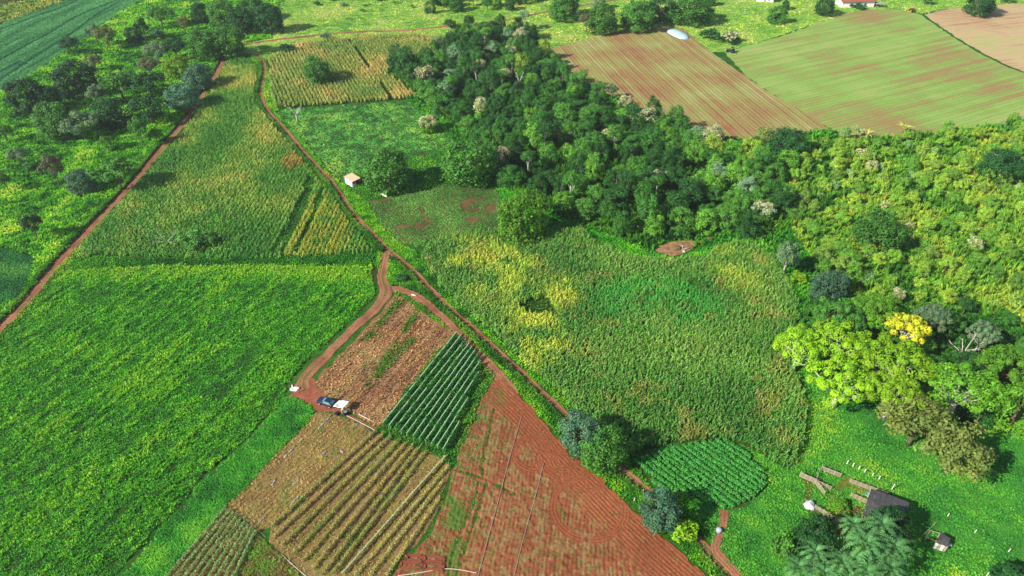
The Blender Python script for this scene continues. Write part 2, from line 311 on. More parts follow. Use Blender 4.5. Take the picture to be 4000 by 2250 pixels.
m_fb = ground_mat('greening_drilled_field', [(.1, C(178, 138, 94)), (.32, C(168, 158, 92)), (.5, C(146, 182, 88)), (.7, C(152, 200, 88)), (.92, C(194, 184, 120))], A((3100, 330), (3760, 180)), 80, 3.0, .45, .4, .6, 45, 1.22, 2.0, .12, 3.6)
m_fc = ground_mat('dry_stubble_field', [(.15, C(178, 138, 104)), (.45, C(208, 176, 134)), (.65, C(202, 182, 130)), (.85, C(178, 182, 108))], A((3700, 120), (4000, 90)), 60, 2.5, .45, .45, .6, 35, 1.4, 2.2, .12, 2.8)
m_soy = ground_mat('under_soybeans', [(.3, C(26, 84, 50)), (.7, C(46, 120, 74))], A((0, 235), (440, 10)), 30, .6, .5, .4, .5)
Z = 0.012
turf_pale = ground_mat('pale_turf', [(.2, C(96, 158, 60)), (.45, C(140, 190, 76)), (.65, C(180, 206, 104)), (.85, C(206, 204, 136))], .2, 10, 3, .8, .4, .5, 22, 1.15)
turf_bright = ground_mat('bright_turf', [(.25, C(50, 126, 44)), (.5, C(76, 160, 54)), (.8, C(118, 184, 62))], -.5, 5, 2, .6, .4, .5, 12, 1.1)
sheet('far_meadow', GA([(905, 176), (1060, 150), (1140, -60), (2750, -80), (2800, 60), (2600, 98), (2145, 190), (2090, 128), (1760, 148), (1600, 133), (1170, 168), (1040, 225), (893, 203)]), Z, turf_pale, 'pale sunlit meadow beyond the corn field', 'meadow')
sheet('hill_meadow', GA([(2605, 98), (2750, -80), (4400, -80), (4400, 0), (3700, 34), (3600, 52), (3480, 31), (3190, 88), (3000, 154), (2830, 202), (2780, 203), (2668, 112)]), Z, turf_pale, 'pale grassy slope around the far white house', 'meadow')
sheet('farm_meadow', GA([(2470, 1790), (2600, 1740), (2900, 1735), (3085, 1835), (3150, 1700), (3140, 1500), (3060, 1400), (3300, 1530), (3650, 1590), (3800, 1690), (3930, 1640), (4000, 1560), (4400, 1760), (4400, 2400), (2840, 2400), (2760, 2080), (2680, 1940)]), Z, turf_bright, 'bright green meadow around the cattle yard', 'meadow')
sheet('soybean_field', PG['soy'], Z, m_soy, 'blue-green soybean field in the far left corner')
sheet('bean_field', PG['soy2'], Z, m_soy, 'small dark green bean field by the left road')
sheet('corner_field', PG['corner'], Z, soil_dark, 'olive crop field in the extreme far left corner')
sheet('corn_field', PG['maize_up'], Z, soil_dark, 'drying corn field around the lone round tree')
sheet('sorghum_field', PG['sorghum'], Z, soil_dark, 'wedge of ripening grain between the two dirt tracks')
sheet('weedy_field', PG['weeds'], Z, soil_dark, 'bright green overgrown field filling the near left')
sheet('bean_strip', PG['beans'], 2*Z, soil_dark, 'narrow strip of low green beans beside the dry rows')
sheet('mulched_field', PG['mulch'], 2*Z, soil_tan, 'dry harvested rows with torn mulch below the parked car')
sheet('staked_field', PG['dryrows'], 3*Z, soil_tan, 'tilled soil under the dry staked rows')
sheet('stake_plot', PG['stakes'], 3*Z, soil_tan, 'plot of silvery staked rows at the near edge')
sheet('weedy_plot', PG['stakeweeds'], 4*Z, soil_tan, 'weedy plot with loose stakes at the near edge')
sheet('trellis_field', PG['tomato'], 2*Z, soil_dark, 'dark ground under the green trellised rows')
sheet('fallow_field', PG['fallow'], Z, soil_fallow, 'pale brown fallow strip above the parked car')
sheet('vegetable_field', PG['okra'], Z, soil_veg, 'young vegetable field beside the bend of the track')
sheet('maize_field', PG['maize'], Z, soil_dark, 'tall maize field in the middle of the view')
sheet('cassava_field', PG['cassava'], 2*Z, soil_dark, 'soil under the dark green leafy rows')
sheet('greens_field', PG['greens'], Z, soil_dark, 'bright green vegetable field left of the forest')
sheet('seedling_field', PG['field_a'], Z, m_fa, 'brown drilled field with sparse seedlings and a blue cover')
sheet('greening_field', PG['field_b'], 2*Z, m_fb, 'large pale green and brown field below the white house')
sheet('stubble_field', PG['field_c'], Z, m_fc, 'tan stubble field in the far right corner')
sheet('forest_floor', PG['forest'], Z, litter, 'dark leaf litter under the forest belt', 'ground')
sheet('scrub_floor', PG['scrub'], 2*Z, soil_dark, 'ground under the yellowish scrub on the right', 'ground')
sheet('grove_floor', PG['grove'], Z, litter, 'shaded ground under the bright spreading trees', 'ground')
sheet('cattle_yard', GA([(3125, 1850), (3180, 1870), (3190, 1900), (3165, 1945), (3180, 1985), (3240, 2020), (3280, 2000), (3340, 1975), (3400, 1990), (3420, 2050), (3560, 2060), (3560, 2120), (3480, 2130), (3290, 2120), (3220, 2050), (3160, 2000), (3140, 1960), (3150, 1910)]), Z, ground_mat('trodden_earth', [(.3, C(120, 84, 52)), (.7, C(176, 136, 86))], 0, 3, 3, .5, .5, .7), 'trodden brown earth of the cattle yard', 'ground')
sheet('worn_path', GA([(3235, 1985), (3225, 1960), (3250, 1930), (3275, 1880), (3310, 1860), (3350, 1885), (3395, 1915), (3400, 1945), (3340, 1915), (3300, 1905), (3275, 1930), (3250, 1975)]), 2*Z, ground_mat('worn_grass', [(.3, C(120, 130, 46)), (.7, C(170, 160, 76))], 0, 3, 3, .5, .5, .6), 'worn olive grass inside the paddock', 'ground')

def vcol(me, cols):
    a = me.attributes.new('col', 'FLOAT_COLOR', 'POINT'); c = np.concatenate([cols*KG, np.ones((len(cols), 1))], 1).astype(np.float32); a.data.foreach_set('color', c.ravel())
RED, REDL, REDD, DUST = C(186, 108, 76), C(212, 146, 108), C(140, 80, 56), C(208, 166, 122)
def road(name, L, hw, label, z=0.05, mid=None, seed=0, mat=M_DIRT):
    L = np.array(L); seg = np.hypot(*(L[1:]-L[:-1]).T); s = np.concatenate([[0], np.cumsum(seg)]); n = int(s[-1]/0.7)
    S = np.linspace(0, s[-1], n); X = np.interp(S, s, L[:, 0]); Y = np.interp(S, s, L[:, 1])
    T = np.stack([np.gradient(X), np.gradient(Y)], 1); T /= np.hypot(*T.T)[:, None]; N = np.stack([-T[:, 1], T[:, 0]], 1)
    U = np.array([-1.12, -.95, -.72, -.5, -.28, 0, .28, .5, .72, .95, 1.12]); k = len(U)
    V = np.zeros((n, k, 3)); Cc = np.zeros((n, k, 3))
    for j, u in enumerate(U):
        wob = 1+(noise(S, S*0, 4, seed+(j > 5))-.5)*.6+(noise(S, S*0+j, 1.3, seed+2)-.5)*.35*(abs(u) > .6)
        V[:, j, 0] = X+N[:, 0]*u*hw*wob; V[:, j, 1] = Y+N[:, 1]*u*hw*wob
        rut = math.exp(-((abs(u)-.5)/.16)**2)
        V[:, j, 2] = z+.06-.07*rut-(.08 if abs(u) > 1 else 0)+(noise(V[:, j, 0], V[:, j, 1], .9, seed)-.5)*.08
        t = noise(V[:, j, 0], V[:, j, 1], 2.2, seed+3)[:, None]; q = noise(V[:, j, 0], V[:, j, 1], 6, seed+4)[:, None]
        c = REDD*(1-t)+REDL*t; c = c*(1-rut*.6)+RED*1.15*rut*.6; c = c*(1-.35*q)+DUST*.35*q
        if mid is not None and abs(u) < .2:
            g = sstep(.35, .7, noise(S, S*0, 7, seed+5))[:, None]; c = c*(1-g)+mid*g
        Cc[:, j] = c
    idx = np.arange(n*k).reshape(n, k); F = np.stack([idx[:-1, :-1], idx[1:, :-1], idx[1:, 1:], idx[:-1, 1:]], -1).reshape(-1, 4)[:, ::-1]
    me = np_mesh(name, V.reshape(-1, 3), F, mat, smooth=True); vcol(me, Cc.reshape(-1, 3))
    return tag(mesh_obj(name, me), label, 'road', kind='structure')
OLIVE = C(110, 128, 50)
road('dirt_road', RD1, 1.3, 'straight red dirt road climbing along the left pasture', seed=0)
road('dirt_track', RD2, .95, 'winding red dirt track running through the middle of the farm', seed=2, mid=OLIVE)
road('dirt_lane', RD3, 1.15, 'red dirt lane between the trellised rows and the verge', z=.07, seed=4)
road('farm_lane', RD4, 1.3, 'short red dirt lane leading to the parked car', z=.09, seed=6, mid=OLIVE)
road('grassy_road', RDT, 1.1, 'pale grassy cross road beyond the corn field', seed=1, mid=OLIVE*1.2)
road('footpath', PTH, .8, 'narrow red footpath past the round tank', z=.08, seed=3)

def relief(name, P, step, zf, cf, label, cat='field', z0=.02):
    xs = np.arange(P[:, 0].min(), P[:, 0].max(), step); ys = np.arange(P[:, 1].min(), P[:, 1].max(), step)
    X, Y = np.meshgrid(xs, ys); jx = (noise(X, Y, 1.8, 1)-.5)*1.2
    m = inpoly(P, X+jx, Y+jx*.7); idx = -np.ones(X.shape, int); idx[m] = np.arange(m.sum())
    x, y = X[m], Y[m]; V = np.stack([x, y, z0+zf(x, y)], 1)
    q = m[:-1, :-1] & m[1:, :-1] & m[1:, 1:] & m[:-1, 1:]
    F = np.stack([idx[:-1, :-1][q], idx[:-1, 1:][q], idx[1:, 1:][q], idx[1:, :-1][q]], -1)
    me = np_mesh(name, V, F, M_DIRT, smooth=True); vcol(me, cf(x, y)); return tag(mesh_obj(name, me), label, cat, kind='structure')
# ploughed field: straight furrows, headland furrows along the track, tractor turning circles
PA = ang((1690+180, 2250), (1880+60, 1880)); pc, ps = math.cos(PA), math.sin(PA)
HEAD = smooth_line(GA([(1960, 1490), (2050, 1575), (2130, 1660), (2230, 1780), (2330, 1860), (2440, 1970), (2560, 2080), (2650, 2160), (2780, 2275), (2850, 2340)]), 2)
RINGS = []
for (cx, cy, r) in ((2090, 1770, 4.2), (2290, 1860, 3.6), (2300, 1985, 6.8), (2200, 1800, 2.2), (2215, 1790, 5.4)):
    g = G(cx, cy); RINGS.append((g.x, g.y, r))
def stretch0(x, y, angle, along, across, seed): c, s = math.cos(angle), math.sin(angle); return noise((x*c+y*s)/along, (-x*s+y*c)/across, 1.0, seed)
def plough_parts(x, y):
    wx = (noise(x, y, 7, 2)-.5)*1.0; v = -x*ps+y*pc+wx
    straight = np.sin(2*math.pi*v/.75)
    d, s = dist_line(HEAD, x, y); head = np.sin(2*math.pi*(d+wx*.3)/.72); wh = sstep(8.5, 5.5, d+(noise(x, y, 5, 4)-.5)*5)
    h = straight*(1-wh)*.5+head*wh*.95; track = np.zeros_like(x); wr = np.zeros_like(x)
    for (cx, cy, r) in RINGS:
        rr = np.hypot(x-cx, y-cy); aa = np.arctan2(y-cy, x-cx); m = sstep(1.15, .5, abs(rr-r))*sstep(.32, .5, noise(aa*2, aa*0+cx, .8, 5)+.12)
        h = h*(1-m*.8)+np.sin(2*math.pi*rr/.62)*m*.75; wr = np.maximum(wr, m)
    for L in (smooth_line(GA([(1880, 1870), (1850, 1960), (1790, 2110), (1745, 2262)]), 2), smooth_line(GA([(1905, 1880), (1880, 1960), (1825, 2120), (1780, 2262)]), 2), smooth_line(GA([(1930, 1600), (1910, 1700), (1880, 1830), (1890, 1870)]), 2), smooth_line(GA([(1765, 1830), (1900, 1870), (2010, 1930)]), 2)):
        dd, _ = dist_line(L, x, y); track = np.maximum(track, np.exp(-(dd/.35)**2))
    return h, track, wh, wr
def plough_z(x, y):
    h, t, wh, wr = plough_parts(x, y); a, b = x*.8+y*.6, y*.8-x*.6; n = noise(a, b, .62, 6)-.5; n2 = noise(x*.5-y*.87, x*.87+y*.5, .43, 3)-.5
    return .12+.05*h*(.5+noise(x, y, 3.5, 7))-.16*t+(n*.17+n2*.12)*(1-.6*np.maximum(wh, wr))
def plough_c(x, y):
    h, t, wh, wr = plough_parts(x, y); a = fbm(x, y, 9, 1)[:, None]; b = (.6*noise(x*.8+y*.6, y*.8-x*.6, .9, 2)+.4*stretch0(x, y, PA, 2.2, .5, 4))[:, None]; bare = np.clip(np.maximum(np.maximum(wh*.9, wr), t), 0, 1)[:, None]
    c = C(152, 88, 56)*(1-a)+C(192, 116, 76)*a; dry = C(176, 140, 90)
    k = sstep(.4, .68, b)*(1-bare)*.9; c = c*(1-k)+dry*k; c = c*(1-.25*bare)+C(196, 104, 66)*.25*bare
    P0 = G(1800, 1900); wd = sstep(9, 2, np.abs((x-P0.x)*ps*-1+(y-P0.y)*pc-2))*sstep(.5, .72, fbm(x, y, 4, 5))
    wd = np.maximum(wd, sstep(.7, .9, noise(x, y, 1.1, 4))*.45*(1-bare[:, 0]))[:, None]
    return c*(1-wd)+C(104, 140, 54)*wd
relief('ploughed_field', PG['plough'], .15, plough_z, plough_c, 'bare red ploughed field with furrows and tractor turning circles')
def yard_c(x, y): a = fbm(x, y, 4, 2)[:, None]; return C(168, 84, 58)*(1-a)+C(212, 140, 106)*a
relief('dirt_yard', PG['yard'], .3, lambda x, y: .03+(noise(x, y, .8, 2)-.5)*.1, yard_c, 'bare red dirt yard around the car and the white canopy', 'ground', .03)
# pond / stream
m, n, l, p, out = _mat('muddy_water'); p.inputs['Base Color'].default_value = rgba(C(164, 122, 84)); p.inputs['Roughness'].default_value = .12; p.inputs['Specular IOR Level'].default_value = .5
q = n.new('ShaderNodeTexNoise'); q.inputs['Scale'].default_value = .8; ge = n.new('ShaderNodeNewGeometry'); l.new(ge.outputs['Position'], q.inputs['Vector']); cr = n.new('ShaderNodeValToRGB'); l.new(q.outputs[0], cr.inputs[0])
cr.color_ramp.elements[0].position = .35; cr.color_ramp.elements[1].position = .65; cr.color_ramp.elements[0].color = rgba(C(140, 104, 72)); cr.color_ramp.elements[1].color = rgba(C(186, 142, 98)); l.new(cr.outputs[0], p.inputs['Base Color'])
b_ = n.new('ShaderNodeBump'); b_.inputs['Strength'].default_value = .05; l.new(q.outputs[0], b_.inputs['Height']); l.new(b_.outputs[0], p.inputs['Normal'])
M_WATER = m
sheet('pond_water', PG['water'], .06, M_WATER, 'muddy brown stream pool at the forest edge', 'water')
# ------------------------------------------------------------------ small plants, scattered as uncountable stuff
def leaf_quads(P, N, size, rng, width=.5, droop=.15):
    """rhombic leaves at P with normals N"""
    n = len(P); N = N/np.maximum(np.linalg.norm(N, axis=1), 1e-6)[:, None]
    r = rng.normal(size=(n, 3)); T = r-(r*N).sum(1)[:, None]*N; T /= np.maximum(np.linalg.norm(T, axis=1), 1e-6)[:, None]; B = np.cross(N, T)
    s = (size*rng.uniform(.6, 1.35, n))[:, None]
    V = np.stack([P-T*s*.5, P+B*s*width*.5-T*s*.05, P+T*s*.5-N*s*droop, P-B*s*width*.5-T*s*.05], 1).reshape(-1, 3)
    return V, np.arange(n*4).reshape(n, 4)
def proto(name, V, F, mats, tint, midx=None):
    return bpy.data.objects.new(name, np_mesh(name, V, F, mats, tint, midx))     # a pattern, not linked to the scene
def make_tuft(seed, n=16, h=.55, r=.4, wid=.16):
    g = np.random.default_rng(seed); V = []; F = []; T = []
    for k in range(n):
        a = g.uniform(0, 6.28); b = g.uniform(0, r*.45); lean = g.uniform(.15, 1.0)*r; hh = h*g.uniform(.55, 1.15)
        c, s = math.cos(a), math.sin(a); o = np.array([c*b, s*b, 0]); q = a+g.uniform(-.8, .8); d = np.array([math.cos(q), math.sin(q), 0]); e = np.array([-d[1], d[0], 0])*wid*g.uniform(.6, 1.3)
        m = o+d*lean*.5+[0, 0, hh*.75]; t = o+d*lean+[0, 0, hh]; i = len(V)
        V += [o-e*.3, o+e*.3, m+e*.5, m-e*.5, t]; F += [(i, i+1, i+2, i+3), (i+3, i+2, i+4, i+4)]; T += [g.uniform(.75, 1.2)]*2
    V = np.array(V); F2 = [f if f[2] != f[3] else f[:3] for f in F]
    return proto('grass_pattern', V, F2, M_CROP, np.array(T))
def make_bushlet(seed, n=22, r=.45, h=.5, leaf=.3):
    g = np.random.default_rng(seed); d = g.normal(size=(n, 3)); d[:, 2] = np.abs(d[:, 2])*.9+.05; d /= np.linalg.norm(d, axis=1)[:, None]
    P = d*np.array([r, r, h])*g.uniform(.55, 1.05, (n, 1)); N = d+g.normal(size=(n, 3))*.5; N[:, 2] += .4
    V, F = leaf_quads(P, N, leaf, g, .62); return proto('leafy_pattern', V, F, M_CROP, g.uniform(.75, 1.25, n))
def make_corn(seed, h=2.0, nl=10, tass=True):
    g = np.random.default_rng(seed); V = []; F = []; T = []; MI = []; a0 = g.uniform(0, 6.28)
    def quad(q, t, mi): i = len(V); V.extend(q); F.append((i, i+1, i+2, i+3)); T.append(t); MI.append(mi)
    for k in range(nl):
        a = a0+(k % 2)*math.pi+g.uniform(-.6, .6); z = h*(.2+.72*k/nl); L = g.uniform(.5, .8)*(1 if k < nl-2 else .7); d = np.array([math.cos(a), math.sin(a), 0]); e = np.array([-d[1], d[0], 0])*.1; t = g.uniform(.8, 1.2)
        p0 = np.array([0, 0, z]); p1 = p0+d*L*.45+[0, 0, .3]; p2 = p0+d*L+[0, 0, .05+g.uniform(-.2, .1)]
        quad([p0-e*.6, p0+e*.6, p1+e, p1-e], t, 0); quad([p1-e, p1+e, p2+e*.15, p2-e*.15], t, 0)
    e = np.array([.02, 0, 0]); quad([-e, e, e+[0, 0, h], -e+[0, 0, h]], .8, 0); f = np.array([0, .02, 0]); quad([-f, f, f+[0, 0, h], -f+[0, 0, h]], .8, 0)
    if tass:
        for k in range(4):
            a = g.uniform(0, 6.28); d = np.array([math.cos(a), math.sin(a), 0]); e = np.array([-d[1], d[0], 0])*.035; b = np.array([0, 0, h*.97]); t = b+d*.16+[0, 0, .26]
            quad([b-e*.4, b+e*.4, t+e, t-e], 1.0, 1)
    return proto('corn_pattern', np.array(V), np.array(F), [M_CROP, M_STRAW], np.array(T), MI)
TUFT = [make_tuft(i) for i in range(4)]; SHORT = [make_tuft(20+i, 12, .3, .4, .16) for i in range(3)]; TALL = [make_tuft(30+i, 18, 1.0, .5, .16) for i in range(3)]
BUSHL = [make_bushlet(i) for i in range(4)]; CORN = [make_corn(i) for i in range(5)]; CORNG = [make_corn(40+i, 2.0, 9, False) for i in range(3)]
_groups = {}
def scatter_tree(protos):
    key = tuple(o.name for o in protos)
    if key in _groups: return _groups[key]
    ng = bpy.data.node_groups.new('plant_scatter', 'GeometryNodeTree'); _groups[key] = ng
    ng.interface.new_socket('Geometry', in_out='INPUT', socket_type='NodeSocketGeometry'); ng.interface.new_socket('Geometry', in_out='OUTPUT', socket_type='NodeSocketGeometry')
    N = ng.nodes; L = ng.links; gi = N.new('NodeGroupInput'); go = N.new('NodeGroupOutput'); ip = N.new('GeometryNodeInstanceOnPoints'); jn = N.new('GeometryNodeJoinGeometry')
    for o in reversed(protos):
        oi = N.new('GeometryNodeObjectInfo'); oi.inputs['Object'].default_value = o; oi.inputs['As Instance'].default_value = False
        gt = N.new('GeometryNodeGeometryToInstance'); L.new(oi.outputs['Geometry'], gt.inputs[0]); L.new(gt.outputs[0], jn.inputs[0])
    L.new(gi.outputs[0], ip.inputs['Points']); L.new(jn.outputs[0], ip.inputs['Instance']); ip.inputs['Pick Instance'].default_value = True
    ri = N.new('FunctionNodeRandomValue'); ri.data_type = 'INT'
    ri.inputs[4].default_value = 0; ri.inputs[5].default_value = len(protos)-1; L.new(ri.outputs[2], ip.inputs['Instance Index'])
    def att(nm, ty):
        a = N.new('GeometryNodeInputNamedAttribute'); a.data_type = ty; a.inputs[0].default_value = nm; return a.outputs[0]
    er = N.new('FunctionNodeEulerToRotation'); L.new(att('rot', 'FLOAT_VECTOR'), er.inputs[0]); L.new(er.outputs[0], ip.inputs['Rotation'])
    L.new(att('scl', 'FLOAT_VECTOR'), ip.inputs['Scale']); L.new(ip.outputs[0], go.inputs[0]); return ng
N_SCAT = [0]
def scatter(name, x, y, col, sxy, sz, protos, label, cat, tilt=.12, z=.02, lean=None):
    n = len(x)
    if n == 0: return
    N_SCAT[0] += n; me = bpy.data.meshes.new(name); me.vertices.add(n)
    me.vertices.foreach_set('co', np.stack([x, y, np.full(n, z)], 1).astype(np.float32).ravel())
    rot = np.stack([RNG.normal(0, tilt, n), RNG.normal(0, tilt, n), RNG.uniform(0, 6.283, n)], 1)
    a = me.attributes.new('rot', 'FLOAT_VECTOR', 'POINT'); a.data.foreach_set('vector', rot.astype(np.float32).ravel())
    sx = np.broadcast_to(sxy, n); sc = np.stack([sx, sx, np.broadcast_to(sz, n)], 1)
    a = me.attributes.new('scl', 'FLOAT_VECTOR', 'POINT'); a.data.foreach_set('vector', sc.astype(np.float32).ravel())
    a = me.attributes.new('col', 'FLOAT_COLOR', 'POINT'); a.data.foreach_set('color', np.concatenate([np.clip(col, 0, 1), np.ones((n, 1))], 1).astype(np.float32).ravel())
    o = mesh_obj(name, me); md = o.modifiers.new('plants', 'NODES'); md.node_group = scatter_tree(protos)
    return tag(o, label, cat, kind='stuff')
def jgrid(P, sp, angle=0.0, sp2=None, jit=.45, jit2=None):
    """jittered grid over polygon P; rows run along `angle`, sp along the row, sp2 between rows; also returns the row coordinate"""
    sp2 = sp2 or sp; c, s = math.cos(angle), math.sin(angle); U = P[:, 0]*c+P[:, 1]*s; W = -P[:, 0]*s+P[:, 1]*c
    u = np.arange(U.min()-1, U.max()+1, sp); v = np.arange(W.min()-1, W.max()+1, sp2); u, v = np.meshgrid(u, v); u = u.ravel(); v = v.ravel()
    jit2 = jit if jit2 is None else jit2
    uu = u+RNG.uniform(-jit, jit, u.size)*sp; vv = v+RNG.uniform(-jit2, jit2, v.size)*sp2
    return uu*c-vv*s, uu*s+vv*c, v
def pick(x, y, *ids):
    k = cls_at(x, y); m = np.zeros(x.shape, bool)
    for i in ids: m |= k == CID.get(i, 0) if i != 'meadow' else k == 0
    return m
def mixc(t, *cols):
    """piecewise blend of colours by t in 0..1"""
    t = np.clip(t, 0, .9999)*(len(cols)-1); i = t.astype(int); f = (t-i)[:, None]; Cc = np.array(cols); return Cc[i]*(1-f)+Cc[np.minimum(i+1, len(cols)-1)]*f
VEG = np.array([1.85, 1.6, 1.2])
def jitc(col, amt=.18): return VEG*col*RNG.uniform(1-amt, 1+amt, (len(col), 1))*(1+RNG.normal(0, .05, (len(col), 3)))
def stretch(x, y, angle, along, across, seed): c, s = math.cos(angle), math.sin(angle); return fbm((x*c+y*s)/along, (-x*s+y*c)/across, 1.0, seed)

# --- bright weedy field, near left
WA = ang((466, 2225), (983, 1697))
x, y, v = jgrid(PG['weeds'], .42, WA); m = pick(x, y, 'weeds'); x, y = x[m], y[m]
s1 = stretch(x, y, WA, 14, 1.1, 1); s2 = fbm(x, y, 7, 3); s3 = noise(x, y, 1.3, 4); dd, sd = dist_line(GA([(250, 1060), (900, 1040), (1480, 1050)]), x, y)
t = .45*s1+.3*s2+.25*s3; t = (t-.5)*2.1+.48+.6*sstep(9, 1, dd)
col = jitc(mixc(t, C(42, 118, 38), C(62, 150, 40), C(84, 174, 44), C(112, 190, 50), C(140, 200, 56)))
scatter('weeds', x, y, col, .6+.4*s3, (.4+.6*t.clip(0, 1)+.35*(s1 > .62))*RNG.uniform(.6, 1.45, len(x)), BUSHL[:2]+TUFT[:2], 'bright green tangle of weeds covering the near left field', 'weeds', .25)
# --- bean strip and small bean field, soybeans
x, y, v = jgrid(PG['beans'], .36, WA); m = pick(x, y, 'beans'); x, y = x[m], y[m]; t = fbm(x, y, 5, 2)
scatter('bean_plants', x, y, jitc(mixc((t-.5)*2+.5, C(46, 130, 44), C(70, 166, 50), C(110, 190, 56))), .72+.3*t, .5+.6*noise(x, y, 1.5, 4), BUSHL, 'low green bean plants in a strip beside the dry rows', 'bean crop', .2)
x, y, v = jgrid(PG['soy2'], .55, ang((20, 1160), (110, 1020))); m = pick(x, y, 'soy2'); x, y = x[m], y[m]; t = fbm(x, y, 6, 2)
scatter('bean_plants', x, y, jitc(mixc((t-.5)*2+.5, C(44, 118, 60), C(62, 146, 70), C(96, 170, 76))), .85, .9, BUSHL, 'dark green bean plants left of the straight dirt road', 'bean crop', .2)
SA = ang((0, 235), (440, 10))
x, y, v = jgrid(PG['soy'], .95, SA, .8, .4, .2); m = pick(x, y, 'soy'); x, y = x[m], y[m]
gap = np.zeros(x.shape, bool)
for L in ([(-100, 290), (0, 236), (120, 170), (215, 120), (300, 62), (440, 10), (520, -25)], [(-100, 150), (0, 117), (120, 72), (255, 27), (330, -10)], [(-100, 375), (0, 315), (150, 215), (280, 135), (360, 70), (470, 5)], [(-100, 330), (0, 285), (80, 240)]):
    d, _ = dist_line(smooth_line(GA(L), 2), x, y); gap |= d < .95
x, y = x[~gap], y[~gap]; t = stretch(x, y, SA, 25, 2.5, 3)
scatter('soybean_plants', x, y, jitc(mixc((t-.5)*2.2+.5, C(54, 128, 80), C(74, 150, 96), C(98, 172, 112)), .1)*1.1, 1.3, 1.2, BUSHL, 'blue-green soybean crop with dark wheel lines, far left', 'soybean crop', .15)
x, y, v = jgrid(PG['corner'], 1.2, SA, 1.2); m = pick(x, y, 'corner'); x, y = x[m], y[m]; t = fbm(x, y, 9, 3)
scatter('corner_crop', x, y, jitc(mixc(t, C(70, 104, 50), C(112, 132, 66))), 1.4, 1.5, TUFT, 'olive crop in the extreme far left corner', 'crop', .15)
# --- upper corn, sorghum wedge
CA = ang((1240, 410), (1200, 180)); CA2 = ang((1538, 357), (1388, 155))
x, y, v = jgrid(PG['maize_up'], .6, CA2, 1.5, .45, .14); m = pick(x, y, 'maize_up'); x, y = x[m], y[m]
t = fbm(x, y, 14, 4); r = noise(v[m], v[m]*0, 3.0, 2); k = ~((r > .9) & (noise(x, y, 8, 6) > .45)); x, y, t = x[k], y[k], t[k]
scatter('corn_crop', x, y, jitc(mixc((t-.5)*1.6+.5, C(96, 150, 64), C(142, 166, 86), C(184, 176, 110)), .16)*1.1, 1.25, .95, CORN, 'drying tan and green corn in rows around the lone round tree', 'corn crop', .1)
x, y, v = jgrid(PG['maize_up'], 1.0, CA2, 1.5, .5, .5); m = pick(x, y, 'maize_up'); x, y = x[m], y[m]
scatter('row_weeds', x, y, jitc(mixc(noise(x, y, 3, 2), C(48, 110, 40), C(84, 146, 50))), 1.0, .7, SHORT, 'low weeds between the rows of the far corn field', 'weeds', .2)
GA_ = ang((1072, 983), (1197, 750))
x, y, v = jgrid(PG['sorghum'], .55, GA_, 1.25, .45, .16); m = pick(x, y, 'sorghum'); x, y, v = x[m], y[m], v[m]
t = fbm(x, y, 16, 2); br = G(950, 560); up = sstep(120, 260, y); r = noise(v, v*0, 1.4, 6)
yel = inpoly(GA([(1105, 1002), (1190, 800), (1245, 715), (1300, 775), (1400, 930), (1430, 995)]), x, y)*sstep(.3, .5, noise(v, v*0, 1.2, 3))*sstep(.25, .5, noise(x, y, 6, 1)); op = G(1150, 630); orange = .6*sstep(5.0, 2.0, np.hypot((x-op.x)*.9, (y-op.y)*.55))
t2 = (t-.5)*1.5+.3+.26*up+.2*(noise(x, y, 2.2, 5)-.5); col = mixc(t2, C(60, 134, 50), C(88, 158, 60), C(136, 178, 76), C(186, 192, 100))
col = col*(1-.75*yel[:, None])+C(176, 184, 66)*.75*yel[:, None]; col = col*(1-orange[:, None])+C(200, 150, 84)*orange[:, None]
lowx = sstep(165, 140, y)*(1-yel); k = RNG.random(len(x)) > .9*lowx*sstep(.3, .6, t); k &= ~((r < .12) & (y < 240))
d1, _ = dist_line(GA([(1072, 985), (1130, 900), (1190, 780), (1215, 700)]), x, y); d2, _ = dist_line(GA([(1105, 985), (1175, 840), (1232, 715)]), x, y); d3, _ = dist_line(GA([(1160, 985), (1225, 850), (1262, 745)]), x, y); k &= (d1 > 1.0) & (d2 > .9) & (d3 > .9)
scatter('sorghum_crop', x[k], y[k], jitc(col[k], .16), .95, .72, CORN+CORNG, 'ripening grain crop in the wedge between the two dirt tracks', 'grain crop', .12)
x, y, v = jgrid(PG['sorghum'], .62, GA_); m = pick(x, y, 'sorghum'); x, y = x[m], y[m]; t = fbm(x, y, 9, 5)
scatter('field_weeds', x, y, jitc(mixc((t-.5)*2+.5, C(44, 118, 44), C(70, 156, 50), C(112, 182, 58))), .8, .8, BUSHL[:2]+TUFT[:2], 'green weeds filling the wedge between the grain rows', 'weeds', .25)
# --- maize, middle
x, y, v = jgrid(PG['maize'], .62, ang((2330, 1650), (2430, 1000)), .78, .42, .3); m = pick(x, y, 'maize'); x, y = x[m], y[m]
t = fbm(x, y, 18, 1); t3 = fbm(x, y, 5, 4); yc = [(1950, 1060, 13), (2080, 1250, 8), (1830, 1010, 8), (2120, 1370, 7), (2880, 1060, 9), (2200, 1150, 6)]
ye = np.zeros(len(x))
for (a, b, rr) in yc: g = G(a, b); ye = np.maximum(ye, sstep(rr*1.25, rr*.3, np.hypot(x-g.x, (y-g.y)*.75))*sstep(.25, .55, t3))
gp = G(2560, 1190); gr = sstep(16, 6, np.hypot((x-gp.x)*.7, y-gp.y))*sstep(.4, .6, t3+.1)
tan = sstep(.63, .78, fbm(x, y, 6, 6))*.4
col = 1.15*mixc((t-.5)*1.6+.5, C(62, 122, 50), C(86, 146, 62), C(112, 162, 74))
